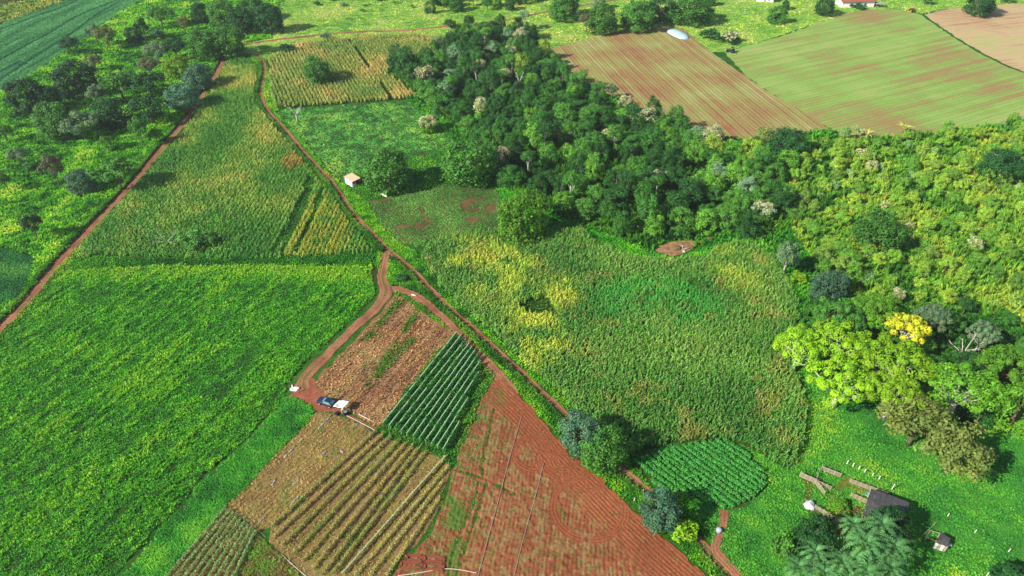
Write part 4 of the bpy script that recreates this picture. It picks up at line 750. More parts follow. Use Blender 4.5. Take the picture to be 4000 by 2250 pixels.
LONE = [
 ('sparse', T2((150, 150, 300, 315), 0, 750), DK*.9, 'dark thin tree above the small bean field, left', {}),
 ('round', T2((0, 20, 185, 245), 1000), DK*1.1, 'dark green tree at the left end of the sunlit far meadow', {}),
 ('round', T2((360, 420, 550, 630), 1000), MD, 'lone round green tree standing in the far corn field', {}),
 ('shrub', T2((490, 240, 572, 302), 1000), BL*.9, 'small round bush between the cross road and the corn', dict(name='bush', cat='bush')),
 ('shrub', T2((140, 320, 310, 405), 1000), DK, 'dark bush at the left corner of the corn field', dict(name='bush', cat='bush')),
 ('round', T2((825, 1110, 1145, 1440), 1000), MD*.95, 'big dense round tree beside the small red-roofed shed', {}),
 ('round', T2((1420, 1050, 1800, 1370), 1000), MD*.95, 'big dense round tree at the left edge of the forest', {}),
 ('round', T2((1235, 860, 1370, 1000), 1000), LG, 'small tree covered in cream blossom near the forest edge', dict(flower=True)),
 ('round', (2150, -15, 2262, 70), MD, 'dense round tree at the far side, first of the row behind the brown field', {}),
 ('round', T2((580, 30, 790, 245), 2000), MD*.9, 'dense round tree behind the brown field, second of the row', {}),
 ('sparse', T2((510, 100, 620, 200), 2000), BR, 'brownish thin tree leaning on the second round tree of the far row', {}),
 ('round', T2((830, 20, 1070, 210), 2000), MD*1.05, 'pale green wide tree behind the brown field, third of the row', {}),
 ('round', T2((1020, -10, 1230, 150), 2000), DK*1.2, 'dark tree in the far row left of the white building', {}),
 ('round', T2((1220, -10, 1500, 145), 2000), MD*.85, 'dark wide tree in the far row, nearest to the pale hill grass', {}),
 ('shrub', T2((1420, 180, 1590, 345), 2000), DK*1.25, 'dark green rounded bush between the two brown fields, left one', dict(name='bush', cat='bush')),
 ('shrub', T2((1570, 200, 1725, 355), 2000), DK*1.3, 'rounded bush with cream flowers between the two brown fields', dict(name='bush', cat='bush', flower=True)),
 ('round', T2((10, 45, 130, 175), 3000), MD, 'small round tree in the pale grass left of the white house', {}),
 ('round', T2((108, 0, 162, 72), 3000), DK*1.2, 'narrow dark tree left of the white house', {}),
 ('round', T2((370, -20, 500, 112), 3000), DK*1.1, 'dark round tree close to the white house', {}),
 ('shrub', T2((630, 18, 745, 72), 3000), DK*1.3, 'clipped dark green bush in front of the white house', dict(name='bush', cat='bush')),
 ('round', T2((1495, -20, 1712, 45), 3000), DK*1.1, 'dark tree behind the tan stubble field', {}),
 ('round', T2((380, 190, 665, 535), 2000, 1500), BL*.85, 'blue-green round tree on the track, left of the touching pair', {}),
 ('round', T2((545, 330, 850, 640), 2000, 1500), MD, 'green round tree on the track, right of the touching pair', {}),
 ('round', T2((990, 810, 1262, 1095), 2000, 1500), BL*.85, 'blue-green round tree beside the dark leafy rows', {}),
 ('shrub', T2((1130, 970, 1405, 1220), 2000, 1500), YG*.9, 'bright yellow-green bush at the ploughed field border', dict(name='bush', cat='bush')),
 ('round', (1950, 765, 2140, 912), LG*.8, 'bright green round tree at the forest edge above the maize', {}),
 ('umbrella', (3040, 1225, 3225, 1460), YG*1.1, 'yellow-green spreading tree with bare branches at the maize edge', dict(pale=True)),
 ('umbrella', (3190, 1225, 3420, 1440), YG, 'yellow-green spreading crown, upper left of the big bright trees', dict(pale=True)),
 ('umbrella', (3180, 1370, 3420, 1585), YG, 'yellow-green spreading crown, lower left of the big bright trees', dict(pale=True)),
 ('umbrella', (3370, 1280, 3640, 1530), YG*.86, 'light green spreading crown in the middle of the big bright trees', dict(pale=True)),
 ('umbrella', (3400, 1430, 3600, 1620), YG*.85, 'light green spreading crown at the lower end of the big bright trees', dict(pale=True)),
 ('umbrella', (3475, 1205, 3620, 1330), C(206, 206, 40)*1.35, 'golden yellow crown above the big bright trees', dict(pale=True)),
 ('umbrella', (3640, 1345, 3905, 1660), LG*1.05, 'broad flat green crown right of the yellow-green trees', dict(pale=True)),
 ('umbrella', (3330, 1150, 3510, 1260), LG*.85, 'green crown behind the yellow-green trees', {}),
 ('umbrella', (3190, 1170, 3370, 1280), MD*1.1, 'mid-green crown behind the yellow-green trees, next to the maize', {}),
 ('sparse', (3470, 1540, 3720, 1760), OL*1.1, 'olive small-leaved tree below the bright crowns, left half', {}),
 ('sparse', (3620, 1640, 3860, 1865), OL, 'olive small-leaved tree below the bright crowns, right half', {}),
 ('umbrella', (3795, 1250, 3910, 1340), GY, 'pale grey-green flat crown with a white branch, right side', dict(pale=True)),
 ('umbrella', (3590, 1185, 3715, 1275), GY*.85, 'grey-green flat crown above the broad green crown', {}),
 ('umbrella', (3850, 1310, 4040, 1520), LG*.8, 'green crown at the right picture edge beside the broad crown', {}),
 ('round', (3900, 1480, 4080, 1690), LG*.95, 'light green tree at the right picture edge above the farmyard', {}),
 ('round', (3176, 1060, 3307, 1170), BL*.75, 'dark blue-green round tree at the upper maize corner', {}),
 ('round', (3355, 835, 3520, 965), MD*.75, 'dark round tree with a round shadow in the scrub', {}),
 ('round', (3843, 580, 3985, 712), DK*1.1, 'dark round tree in the scrub near the right picture edge', {}),
 ('round', (3020, 510, 3150, 608), DK*1.1, 'dark round tree at the scrub edge below the brown field', {}),
 ('sparse', (3038, 920, 3122, 1070), GY, 'grey feathery tree with several white trunks at the maize corner', dict(pale=True)),
 ('shrub', (3078, 1052, 3152, 1114), YG*.85, 'yellow-green bush at the foot of the grey feathery tree', dict(name='bush', cat='bush')),
 ('round', (3400, 1985, 3540, 2120), DK*.9, 'dark tree against the dark roofed barn', {}),
 ('round', (3110, 2020, 3260, 2150), DK, 'dark shaded tree left of the palms', {}),
 ('shrub', (3010, 2060, 3120, 2210), MD, 'loose green bush left of the palms', dict(name='bush', cat='bush')),
 ('shrub', (3255, 1955, 3330, 2005), LG*.8, 'small leafy bush inside the cattle yard', dict(name='bush', cat='bush')),
 ('shrub', (700, 885, 830, 985), MD*1.1, 'green bush behind the dead branches in the grain wedge', dict(name='bush', cat='bush')),
 ('shrub', (3855, 2200, 4050, 2300), DK, 'dark bush in the near right corner', dict(name='bush', cat='bush')),
 ('shrub', (1540, 1060, 1590, 1105), DK*1.2, 'dark small bush in the fork of the dirt tracks', dict(name='bush', cat='bush')),
 ('sparse', (2370, 322, 2412, 372), GY, 'slender small tree alone at the foot of the brown field', dict(pale=True)),
]
for kd, bx, c, lab, kw in LONE: tree_at(kd, *bx, c, lab, **({'name': 'spreading_tree'} if kd == 'umbrella' else {}), **kw)
# ---- forest belt, scrub and far woods: every tree its own object
TAKEN = [(o.location.x, o.location.y, 2.2) for o in COL.objects if o.type == 'EMPTY']
def darts(P, dmin, nmax, seed, taken=TAKEN, tries=9000):
    g = np.random.default_rng(seed); x0, y0 = P.min(0); x1, y1 = P.max(0); C_ = g.uniform((x0, y0), (x1, y1), (tries, 2)); ok = inpoly(P, C_[:, 0], C_[:, 1]); out = []
    pts = np.array([(a, b) for a, b, r in taken]) if taken else np.zeros((0, 2))
    for q in C_[ok]:
        if len(pts) and np.min(np.hypot(*(pts-q).T)) < dmin*.75: continue
        if out and np.min(np.hypot(*(np.array(out)-q).T)) < dmin: continue
        out.append(q)
        if len(out) >= nmax: break
    return out
def place_name(x, y):
    u = x/ (y*_cp+(CAM_H)*_sp)*FPX+2000
    return u
FC = {'dark green': C(50, 100, 38)*1.45, 'deep green': C(64, 122, 40)*1.5, 'mid-green': C(84, 140, 46)*1.55, 'fresh green': C(106, 164, 48)*1.55, 'yellow-green': C(150, 182, 56)*1.45, 'grey-green': C(122, 158, 108)*1.5, 'olive': C(124, 146, 66)*1.5}
fp = darts(PG['forest'], 4.3, 265, 3)
fp.sort(key=lambda q: -q[1])
for q in fp:
    u = place_name(*q); g = random.random(); n1 = float(noise(np.array([q[0]]), np.array([q[1]]), 22, 3)[0])
    zone = 'forest tip among the corn' if u < 1850 and q[1] > 235 else 'forest belt by the corn field' if u < 2150 and q[1] > 235 else 'forest belt above the maize' if u < 2450 and q[1] < 235 else 'forest belt below the brown field' if q[1] > 205 else 'forest belt above the muddy pool' if u < 2850 else 'forest belt beside the scrub'
    wts = [.34, .32, .2, .07, .01, .04, .02] if u < 2150 else [.18, .3, .28, .16, .02, .04, .02] if u < 2700 else [.1, .2, .28, .25, .08, .05, .04]
    cn = random.choices(list(FC), wts)[0]; kd = random.choices(['column', 'round', 'tall', 'sparse', 'shrub'], [.5, .3, .05, .12, .03])[0]
    h = {'column': random.uniform(6.5, 10.5), 'round': random.uniform(5.5, 8.5), 'tall': random.uniform(9, 12), 'sparse': random.uniform(6, 8.5), 'shrub': random.uniform(3, 4.5)}[kd]
    wd = {'column': random.uniform(6, 9), 'round': random.uniform(7, 11), 'tall': random.uniform(5.5, 7.5), 'sparse': random.uniform(6.5, 9), 'shrub': random.uniform(4, 6)}[kd]
    fl = random.random() < .05 and kd in FLOWERY
    shape = {'column': 'creeper-draped', 'round': 'rounded', 'tall': 'slender pale-trunked', 'sparse': 'loose-crowned', 'shrub': 'low bushy'}[kd]
    tree(kd, q[0], q[1], wd, h, FC[cn], f'{cn} {shape} tree{" in blossom" if fl else ""}, {zone}', 'trees of the forest belt', name='forest_tree', pale=(kd == 'tall' or random.random() < .1), flower=fl)
sp_ = darts(PG['scrub'], 3.7, 260, 5)
for q in sp_:
    if abs(q[0]) > .78*q[1]+40: continue
    u = place_name(*q); cn = random.choices(['mid-green', 'fresh green', 'yellow-green', 'olive', 'grey-green', 'dark green'], [.2, .27, .29, .13, .07, .04])[0]; kd = random.choices(['shrub', 'sparse', 'column', 'round'], [.46, .28, .16, .1])[0]
    h = {'shrub': random.uniform(2.2, 4), 'sparse': random.uniform(4, 6), 'column': random.uniform(4, 6), 'round': random.uniform(3.5, 5.5)}[kd]; wd = {'shrub': random.uniform(3.5, 6), 'sparse': random.uniform(4.5, 6.5), 'column': random.uniform(3.5, 5), 'round': random.uniform(4, 6)}[kd]
    zone = 'upper scrub under the pale field' if q[1] > 205 else 'middle of the scrub' if q[1] > 155 else 'scrub above the bright trees'
    fl = random.random() < .05; shape = {'shrub': 'bush', 'sparse': 'loose-crowned small tree', 'column': 'creeper-draped small tree', 'round': 'rounded small tree'}[kd]
    zc_ = float(noise(np.array([q[0]]), np.array([q[1]]), 14, 2)[0]); tree(kd, q[0], q[1], wd, h, (FC[cn]*.55+(FC['mid-green']*(1-zc_)+FC['yellow-green']*zc_)*.45)*1.15, f'{cn} {shape}{" in flower" if fl else ""}, {zone}', 'bushes and small trees of the scrub', name='bush' if kd == 'shrub' else 'small_tree', cat='bush' if kd == 'shrub' else 'small tree', flower=fl, pale=random.random() < .3)
for q in darts(PG['grove'], 5.6, 26, 8):
    if abs(q[0]) > .78*q[1]+40: continue
    cn = random.choice(['dark green', 'deep green', 'mid-green']); tree(random.choice(['round', 'column', 'sparse']), q[0], q[1], random.uniform(5, 7.5), random.uniform(4, 6.5), FC[cn], f'{cn} understorey tree among the bright spreading trees', 'understorey of the bright trees')
for poly, nm, n_, seed in (([(1640, 95), (1700, 60), (1850, 50), (2000, 40), (2080, 20), (2100, -40), (1620, -40), (1650, 30)], 'wood beyond the cross road', 30, 4), ([(1060, -40), (1640, -40), (1620, 60), (1300, 40), (1150, 20)], 'sunlit far meadow', 12, 6), ([(2080, 40), (2150, 60), (2300, 60), (2600, 60), (2780, 20), (2800, -60), (2080, -60)], 'far row behind the brown field', 16, 9), ([(3620, 40), (3480, 20), (3440, -30), (4200, -40), (4200, 0), (3800, 20)], 'hedge by the stubble field', 8, 10)):
    for q in darts(GA(poly), 7.0 if n_ < 20 else 5.5, n_, seed):
        cn = random.choices(['dark green', 'deep green', 'mid-green', 'fresh green', 'grey-green'], [.2, .3, .25, .15, .1])[0]; kd = random.choice(['round', 'sparse', 'column']) if n_ != 12 else 'shrub'
        tree(kd, q[0], q[1], random.uniform(6, 9) if n_ != 12 else random.uniform(3, 6), random.uniform(5, 8.5) if n_ != 12 else random.uniform(1.2, 2.4), FC[cn], f'{cn} {"bush" if kd == "shrub" else "tree"} in the {nm}', f'trees of the {nm}', name='bush' if kd == 'shrub' else 'tree', cat='bush' if kd == 'shrub' else 'tree')
# tall grass and undergrowth filling the woods (uncountable)
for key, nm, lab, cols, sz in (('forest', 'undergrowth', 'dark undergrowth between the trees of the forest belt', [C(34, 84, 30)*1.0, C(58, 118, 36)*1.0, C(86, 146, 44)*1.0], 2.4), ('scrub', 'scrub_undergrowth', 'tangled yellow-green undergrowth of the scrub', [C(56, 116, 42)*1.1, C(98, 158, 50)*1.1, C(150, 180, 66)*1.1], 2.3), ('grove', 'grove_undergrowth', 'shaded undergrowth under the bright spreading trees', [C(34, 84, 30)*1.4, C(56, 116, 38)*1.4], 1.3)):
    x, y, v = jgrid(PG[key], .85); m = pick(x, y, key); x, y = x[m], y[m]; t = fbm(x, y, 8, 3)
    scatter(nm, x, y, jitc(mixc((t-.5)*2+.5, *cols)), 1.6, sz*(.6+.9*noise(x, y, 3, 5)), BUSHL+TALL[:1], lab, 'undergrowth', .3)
# ---- dead trees
def dead_tree(x, y, h, sp, label, seed, name='dead_tree', low=False):
    g = random.Random(seed); root = empty(name, (x, y, .02)); b = MB()
    top = h*(.25 if low else .45); b.tube([(0, 0, -.2), (.05, 0, top*.5), (0, .05, top)], [h*.035, h*.03, h*.024], 7); b.build('trunk', M_PALE, root, True)
    for k in range(7 if not low else 10):
        a = g.uniform(0, 6.28); z0 = top*g.uniform(.6, 1); L = sp*g.uniform(.5, 1); z1 = h*g.uniform(.65, 1) if not low else h*g.uniform(.3, .9); m = MB(); c, s = math.cos(a), math.sin(a)
        e = Vector((c*L, s*L, z1)); mid = Vector((c*L*.45, s*L*.45, (z0+z1)*.5+.2)); m.tube([(0, 0, z0), mid, e], [h*.017, h*.012, h*.005], 5)
        for j in range(3):
            f = g.uniform(.35, .9); p0 = mid.lerp(e, f); a2 = a+g.uniform(-1.1, 1.1); m.tube([p0, p0+Vector((math.cos(a2), math.sin(a2), g.uniform(.1, .9)))*L*.4], [h*.008, h*.003], 4)
        m.build('branch', M_PALE, root, True)
    return tag(root, label, 'dead tree')
g = G(1162, 480); dead_tree(g.x, g.y, 7.2, 2.6, 'bare white dead tree beside the winding track', 1)
g = G(655, 955); dead_tree(g.x, g.y, 3.2, 4.6, 'sprawling bleached dead branches in the grain wedge', 2, low=True)
g = G(3740, 1420); dead_tree(g.x, g.y, 8.0, 3.5, 'leafless grey tree in the shade behind the broad green crown', 4)
g = G(2030, 360); dead_tree(g.x, g.y, 9.0, 1.8, 'bare pale snag standing up from the forest belt', 6)
# ---- palms
def frond(g, L, rise, droop, w_):
    V = []; F = []; T = []; n = 12; pts = [Vector((L*t, 0, rise*math.sin(t*2.1)-droop*t*t*t)) for t in np.linspace(0, 1, n)]
    for i in range(1, n-1):
        p0 = pts[i]; d = (pts[i+1]-p0).normalized(); ll = w_*math.sin(math.pi*min(.96, (i+.8)/n))**.6
        for sgn in (-1, 1):
            for q in range(2):
                b0 = p0.lerp(pts[i+1], q*.5); e = b0+Vector((d.x*.5*ll, sgn*ll*.75, d.z*.5*ll+.25*ll*g.uniform(-.9, .7))); k = len(V); sd = d*.12
                V += [b0-sd*.6, b0+sd, e+sd*.3, e-sd*.3]; F.append((k, k+1, k+2, k+3)); T.append(g.uniform(.65, 1.4))
    return np.array([tuple(v) for v in V]), F, T
FRONDS = []
for k in range(4):
    V, F, T = frond(random.Random(k), 4.2, 1.9, 3.2+.5*k, .62); FRONDS.append(np_mesh('frond', V, np.array(F), M_CROWN, np.array(T)))
def palm(x, y, h, r, nf, col, label, seed, lean=0.0):
    g = random.Random(seed); root = empty('palm_tree', (x, y, .02)); b = MB(); b.tube([(0, 0, -.2), (lean*.3, 0, h*.5), (lean, 0, h)], [.24, .17, .15], 8); b.build('trunk', M_BARK, root, True)
    for k in range(nf):
        o = mesh_obj('frond', FRONDS[k % 4], root); o.location = (lean, 0, h-.1); a = k*2.39996; u = (k+.5)/nf
        o.rotation_euler = (g.uniform(-.2, .2), math.radians(-58+88*u), a); s = r/4.2*g.uniform(.85, 1.1); o.scale = (s, s, s); o.color = rgba(np.array(col)*g.uniform(.8, 1.2))
    return tag(root, label, 'palm tree', 'palms in front of the barn')
PC = C(96, 150, 84)*1.5
for i, (px, py, h, r, nf, lab, ln) in enumerate((
 (3432, 2062, 7.0, 3.7, 24, 'blue-green palm crown nearest to the dark barn', .3), (3335, 2062, 5.4, 3.4, 22, 'blue-green palm left of the one nearest to the barn', -.3), (3480, 2150, 6.4, 3.7, 24, 'blue-green palm at the right of the group', .4), (3375, 2140, 7.4, 4.0, 26, 'large blue-green palm in the middle of the group', .1), (3290, 2205, 5.4, 3.6, 22, 'palm at the near edge left of the large middle palm', -.3), (3190, 2165, 4.4, 3.3, 22, 'low palm at the left of the group, upper one', -.3), (3120, 2225, 4.0, 3.4, 22, 'low palm at the left of the group, near the edge', -.2), (3215, 2250, 4.4, 3.4, 20, 'low palm cut by the near edge', 0.), (3470, 2235, 5.6, 3.7, 22, 'palm cut by the near edge at the right of the group', .2), (3380, 2248, 6.2, 3.8, 22, 'palm cut by the near edge in the middle', .0))):
    q = G(px, py, h); palm(q.x, q.y, h, r, nf, PC*(1 if i % 2 else .8), lab, i, ln)
def banana(px, py, label, seed, col):
    g = random.Random(seed); q = G(px, py); root = empty('banana_plant', (q.x, q.y, .02)); b = MB(); b.tube([(0, 0, -.1), (0, 0, 1.6)], [.22, .14], 7); b.build('stem', M_BARK, root, True)
    for k in range(9):
        V = []; F = []; L = 3.2*g.uniform(.8, 1.1)
        for i, t in enumerate(np.linspace(0, 1, 6)): w_ = .42*math.sin(math.pi*min(.95, t+.08)); z = 1.9*math.sin(t*1.9)-.9*t*t; V += [(L*t, -w_, z-.1), (L*t, 0, z), (L*t, w_, z-.1)]
        for i in range(5): F += [(i*3, i*3+3, i*3+4, i*3+1), (i*3+1, i*3+4, i*3+5, i*3+2)]
        o = mesh_obj('leaf', np_mesh('leaf', V, F, M_CROWN, np.full(len(F), 1.0)), root); o.location = (0, 0, 1.5); o.rotation_euler = (0, g.uniform(-.5, .2), k*2.4); o.color = rgba(col)
    return tag(root, label, 'banana plant')
banana(3345, 535, 'banana plant with splayed leaves at the scrub edge, left one', 1, C(150, 180, 110)*1.4); banana(3380, 545, 'banana plant with yellowing leaves at the scrub edge', 2, C(190, 180, 90)*1.4); banana(3525, 520, 'yellowish banana plant at the lower edge of the large pale field', 3, C(190, 200, 90)*1.4)

# labels that would repeat get their place from the left
_lab = {}
for o in COL.objects:
    if o.parent is None and 'label' in o and o.get('group') and o.get('category') in ('tree', 'small tree', 'bush'): _lab.setdefault(o['label'], []).append(o)
NTH = ['first', 'second', 'third', 'fourth', 'fifth', 'sixth', 'seventh', 'eighth', 'ninth', 'tenth', 'eleventh', 'twelfth', 'thirteenth', 'fourteenth', 'fifteenth', 'sixteenth', 'seventeenth', 'eighteenth', 'nineteenth', 'twentieth']
for k, L in _lab.items():
    if len(L) > 1:
        L.sort(key=lambda o: o.location.x/(o.location.y*_cp+CAM_H*_sp))
        for i, o in enumerate(L):
            if i < 20: o['label'] = (NTH[i]+' from the left: ' if i else 'leftmost: ')+k
# ------------------------------------------------------------------ crop rows that can be counted
ORD = ['first', 'second', 'third', 'fourth', 'fifth', 'sixth', 'seventh', 'eighth', 'ninth', 'tenth', 'eleventh', 'twelfth', 'thirteenth', 'fourteenth']
M_ROW = leaf_mat('row_leaves', 'OBJECT', .25); M_TWINE = plain_mat('pale_twine', C(196, 220, 176), .7, .1, 4.0)
def row_leaves(a, b, h, half, per_m, leaf, seed, zmin=.1):
    g = np.random.default_rng(seed); a = np.array(a[:2]); b = np.array(b[:2]); L = np.hypot(*(b-a)); d = (b-a)/L; nrm = np.array([-d[1], d[0]]); n = int(L*per_m)
    t = g.random(n); s = g.normal(0, 1, n).clip(-1.6, 1.6)*half*.6; lump = .75+.5*noise(t*L, t*0+seed, 1.1, 3); z = zmin+(h*lump-zmin)*g.random(n)**.6
    s = s*(1.15-.6*z/h); P = np.stack([a[0]+d[0]*t*L+nrm[0]*s, a[1]+d[1]*t*L+nrm[1]*s, z], 1)
    N = np.stack([nrm[0]*s*2, nrm[1]*s*2, z*0+.5], 1)+g.normal(size=(n, 3))*.5
    V, F = leaf_quads(P, N, leaf, g, .6); tt = g.uniform(.7, 1.3, n); yl = noise(t*L, t*0+seed*3, 2.5, 4)*.3-.1
    return V, F, np.stack([tt*(1+yl), tt, tt*(1-yl)], 1)
STK = {}
def stake_mesh(h):
    k = round(h, 1)
    if k not in STK: b = MB(); b.tube([(0, 0, -.15), (0, 0, k)], [.04, .032], 4); STK[k] = b.mesh('stake', M_STAKE)
    return STK[k]
def crop_row(name, A_, B_, h, half, per_m, leaf, col, label, group, seed, stakes=0, twine=True, stake_h=1.9, ends=True, lean=.1):
    a, b = G(*A_), G(*B_); root = empty(name, (a.x, a.y, .03)); g = random.Random(seed); o3 = np.array([a.x, a.y, 0])
    V, F, T = row_leaves(a, b, h, half, per_m, leaf, seed); o = mesh_obj('foliage', np_mesh('foliage', V-o3, F, M_ROW, T), root); o.color = rgba(col)
    L = (b-a); n = stakes
    if twine:
        m = MB(); k = 14; pts = [L*(i/k)+Vector((g.uniform(-.04, .04), g.uniform(-.04, .04), h*1.03+g.uniform(-.05, .05))) for i in range(k+1)]; m.tube(pts, .09, 4); m.build('twine', M_TWINE, root)
    for i in range(n):
        f = (i+.5)/n if not ends else i/max(1, n-1); s = mesh_obj('stake', stake_mesh(stake_h), root); s.location = L*f+Vector((g.uniform(-.12, .12), g.uniform(-.12, .12), 0)); s.rotation_euler = (g.gauss(0, lean), g.gauss(0, lean), g.uniform(0, 3)); s.scale = (1, 1, g.uniform(.8, 1.12))
    return tag(root, label, 'crop row', group)
def Z1(a): return (a[0]/2.634+1450, a[1]/2.634+1300)
tops = [(885, 35), (930, 68), (975, 112), (1010, 152), (1037, 188), (1070, 225), (1100, 268), (1122, 335), (1108, 450), (1000, 712), (908, 962)]
for i, t in enumerate(tops):
    u = i/10; bt = (128+(748-128)*u, 975+(1238-975)*u)
    crop_row('trellis_row', Z1(bt), Z1(t), 1.5, .55, 110, .3, C(64, 138, 58)*1.6, f'{ORD[i]} green trellised row counting from the fallow strip', 'green trellised rows', i+1, stakes=max(4, int(16-i)), stake_h=1.7)
def Z2(a): return (a[0]/1.932+1000, a[1]/1.932+1500)
dry = [((905, 362), (118, 1085)), ((962, 385), (135, 1165)), ((1020, 403), (195, 1232)), ((1088, 428), (285, 1290)), ((1137, 450), (352, 1350)), ((1187, 470), (432, 1400)), ((1232, 490), (505, 1440)), ((1287, 512), (575, 1452)), ((1430, 560), (660, 1440)), ((1455, 625), (750, 1455)), ((1405, 752), (860, 1455)), ((1380, 880), (985, 1455))]
for i, (t, b) in enumerate(dry):
    c = (C(156, 152, 84), C(166, 154, 88), C(144, 152, 76), C(136, 154, 72))[i % 4]*1.7 if i < 8 else C(176, 174, 96)*1.6
    crop_row('staked_row', Z2(t), Z2(b), .9 if i < 8 else .75, .44 if i < 8 else .55, 75, .24, c, f'{ORD[i]} dry brownish staked row counting from the mulched rows', 'dry staked rows', 30+i, stakes=20 if i > 7 else 17, twine=(i == 8), stake_h=1.2, lean=.22)
for i in range(9):
    u = i/8; t = (884+(1002-884)*u, 1986+(2076-1986)*u); b = (640+(905-640)*u, 2275)
    crop_row('silvery_row', t, b, .85, .34, 60, .26, C(128, 164, 92)*1.7, f'{ORD[i]} silvery green staked row counting from the bean strip', 'silvery staked rows', 50+i, stakes=9, twine=False, stake_h=1.3, lean=.2)
# loose stakes and rails at the near edge
for i, (a, b) in enumerate((((1077, 2162), (1065, 2195)), ((1098, 2175), (1090, 2200)), ((1105, 2208), (1100, 2228)), ((1132, 2165), (1133, 2190)), ((1192, 2210), (1193, 2238)), ((1230, 2213), (1231, 2245)))):
    p0 = G(*b); h = height_at(a[1], p0); m = MB(); m.tube([(0, 0, -.1), ((a[0]-b[0])/ppm(b[1]), 0, min(1.7, h))], [.05, .04], 5); o = m.build('stake', M_STAKE); o.location = p0
    tag(o, f'{ORD[i]} loose pale stake from the left at the near edge of the dry rows', 'stake', 'loose stakes')
# cassava rows
d0, d1 = G(2745, 1712), G(2983, 1873); dv = Vector((d1.x-d0.x, d1.y-d0.y, 0)).normalized(); nv = Vector((-dv.y, dv.x, 0)); Pc = PG['cassava']; ci = 0
ua = Pc @ np.array([dv.x, dv.y]); va = Pc @ np.array([nv.x, nv.y])
vals = np.arange(va.max()-.7, va.min(), -1.25)
for j, v_ in enumerate(vals):
    us = np.linspace(ua.min(), ua.max(), 300); X = us*dv.x+v_*nv.x; Y = us*dv.y+v_*nv.y; k = inpoly(Pc, X, Y)
    if k.sum() < 12: continue
    u0, u1 = us[k].min()+.3, us[k].max()-.3; a = Vector((u0*dv.x+v_*nv.x, u0*dv.y+v_*nv.y, 0)); b = Vector((u1*dv.x+v_*nv.x, u1*dv.y+v_*nv.y, 0))
    V, F, T = row_leaves(a, b, 1.0, .62, 100, .34, 70+j); o = mesh_obj('leafy_row', np_mesh('leafy_row', V-np.array([a.x, a.y, 0]), F, M_ROW, T)); o.location = (a.x, a.y, .03); o.color = rgba(C(70, 152, 62)*1.6)
    tag(o, f'{ORD[ci] if ci < 14 else str(ci+1)+"th"} dark green leafy row counting from the maize', 'crop row', 'dark green leafy rows'); ci += 1

# ------------------------------------------------------------------ car, canopy, people and yard clutter
M_CAR = plain_mat('dark_blue_paint', C(34, 50, 72), .25, .04, 1.0, spec=.6); M_GLASS = plain_mat('tinted_glass', C(120, 160, 176), .08, .03, 1.0, spec=.8); M_TYRE = plain_mat('tyre_rubber', C(30, 30, 30), .9, .1); M_RIM = plain_mat('rim_alloy', C(190, 184, 170), .4, .05)
M_LAMPW = plain_mat('lamp_clear', C(230, 230, 220), .2, .02); M_LAMPR = plain_mat('lamp_red', C(150, 20, 16), .3, .02)
def car(loc, rz):
    root = empty('parked_car', loc, rz); L, W = 4.1, 1.68
    # side profile (x along the car, z up), lofted over five widths
    prof = [(-2.05, .45), (-2.0, .8), (-1.3, .92), (-.75, 1.0), (.1, 1.0), (1.25, 1.02), (1.95, .95), (2.05, .5), (1.9, .28), (-1.9, .28)]
    V = []; ws = [-.84, -.78, 0, .78, .84]
    for i, y_ in enumerate(ws):
        k = .94 if i in (0, 4) else 1.0
        V += [(x_*(1 if abs(y_) < .8 else .985), y_, .28+(z_-.28)*(k if z_ > .5 else 1)) for x_, z_ in prof]
    n = len(prof); F = []
    for i in range(4):
        for j in range(n): F.append((i*n+j, i*n+(j+1) % n, (i+1)*n+(j+1) % n, (i+1)*n+j))
    F += [tuple(range(n)), tuple(4*n+j for j in reversed(range(n)))]
    mesh_obj('body', np_mesh('body', V, [f[::-1] for f in F], M_CAR), root)
    roof = [(-.55, .99), (.0, 1.42), (1.0, 1.44), (1.75, 1.0)]; cab = MB(); V = []
    for y_, ins in ((-.74, 0), (-.6, 1), (.6, 1), (.74, 0)):
        pass
    lo = [(-.75, -.74, .98), (1.85, -.74, .98), (1.85, .74, .98), (-.75, .74, .98)]; hi = [(.02, -.58, 1.43), (1.25, -.58, 1.43), (1.25, .58, 1.43), (.02, .58, 1.43)]
    mesh_obj('cabin', np_mesh('cabin', lo+hi, [(0, 1, 5, 4), (1, 2, 6, 5), (2, 3, 7, 6), (3, 0, 4, 7)], M_GLASS), root)
    rf = MB(); rf.box((.635, 0, 1.45), (1.27, 1.2, .05)); rf.build('roof', M_CAR, root)
    for (a, b) in ((0, 4), (1, 5), (2, 6), (3, 7)):
        q = MB(); q.bar(Vector((lo+hi)[a])*1.0, Vector((lo+hi)[b])+Vector((0, 0, .01)), .09); q.build('pillar', M_CAR, root)
    for sx in (-1.28, 1.3):
        for sy in (-.82, .82):
            t = MB(); t.tube([(sx, sy-.1, .31), (sx, sy+.1, .31)], .31, 14); ty = t.build('wheel', M_TYRE, root); r = MB(); r.tube([(sx, sy-.115, .31), (sx, sy+.115, .31)], .19, 10); r.build('rim', M_RIM, ty)
    for sy in (-.6, .6):
        h = MB(); h.box((-2.0, sy, .66), (.1, .34, .16)); h.build('headlight', M_LAMPW, root); h = MB(); h.box((2.01, sy, .74), (.1, .3, .16)); h.build('taillight', M_LAMPR, root)
        mm = MB(); mm.box((-.5, sy*1.52, 1.02), (.12, .16, .12)); mm.build('mirror', M_CAR, root)
    return tag(root, 'dark blue car parked on red dirt beside the white canopy', 'car')
ca = ang((1250, 1572), (1302, 1590)); q = G(1276, 1578); car((q.x, q.y, .06), ca)
root = empty('canopy', G(1330, 1598)); cor = [G(*p) for p in ((1303, 1594), (1340, 1600), (1364, 1577), (1328, 1567))]; zc = 2.0
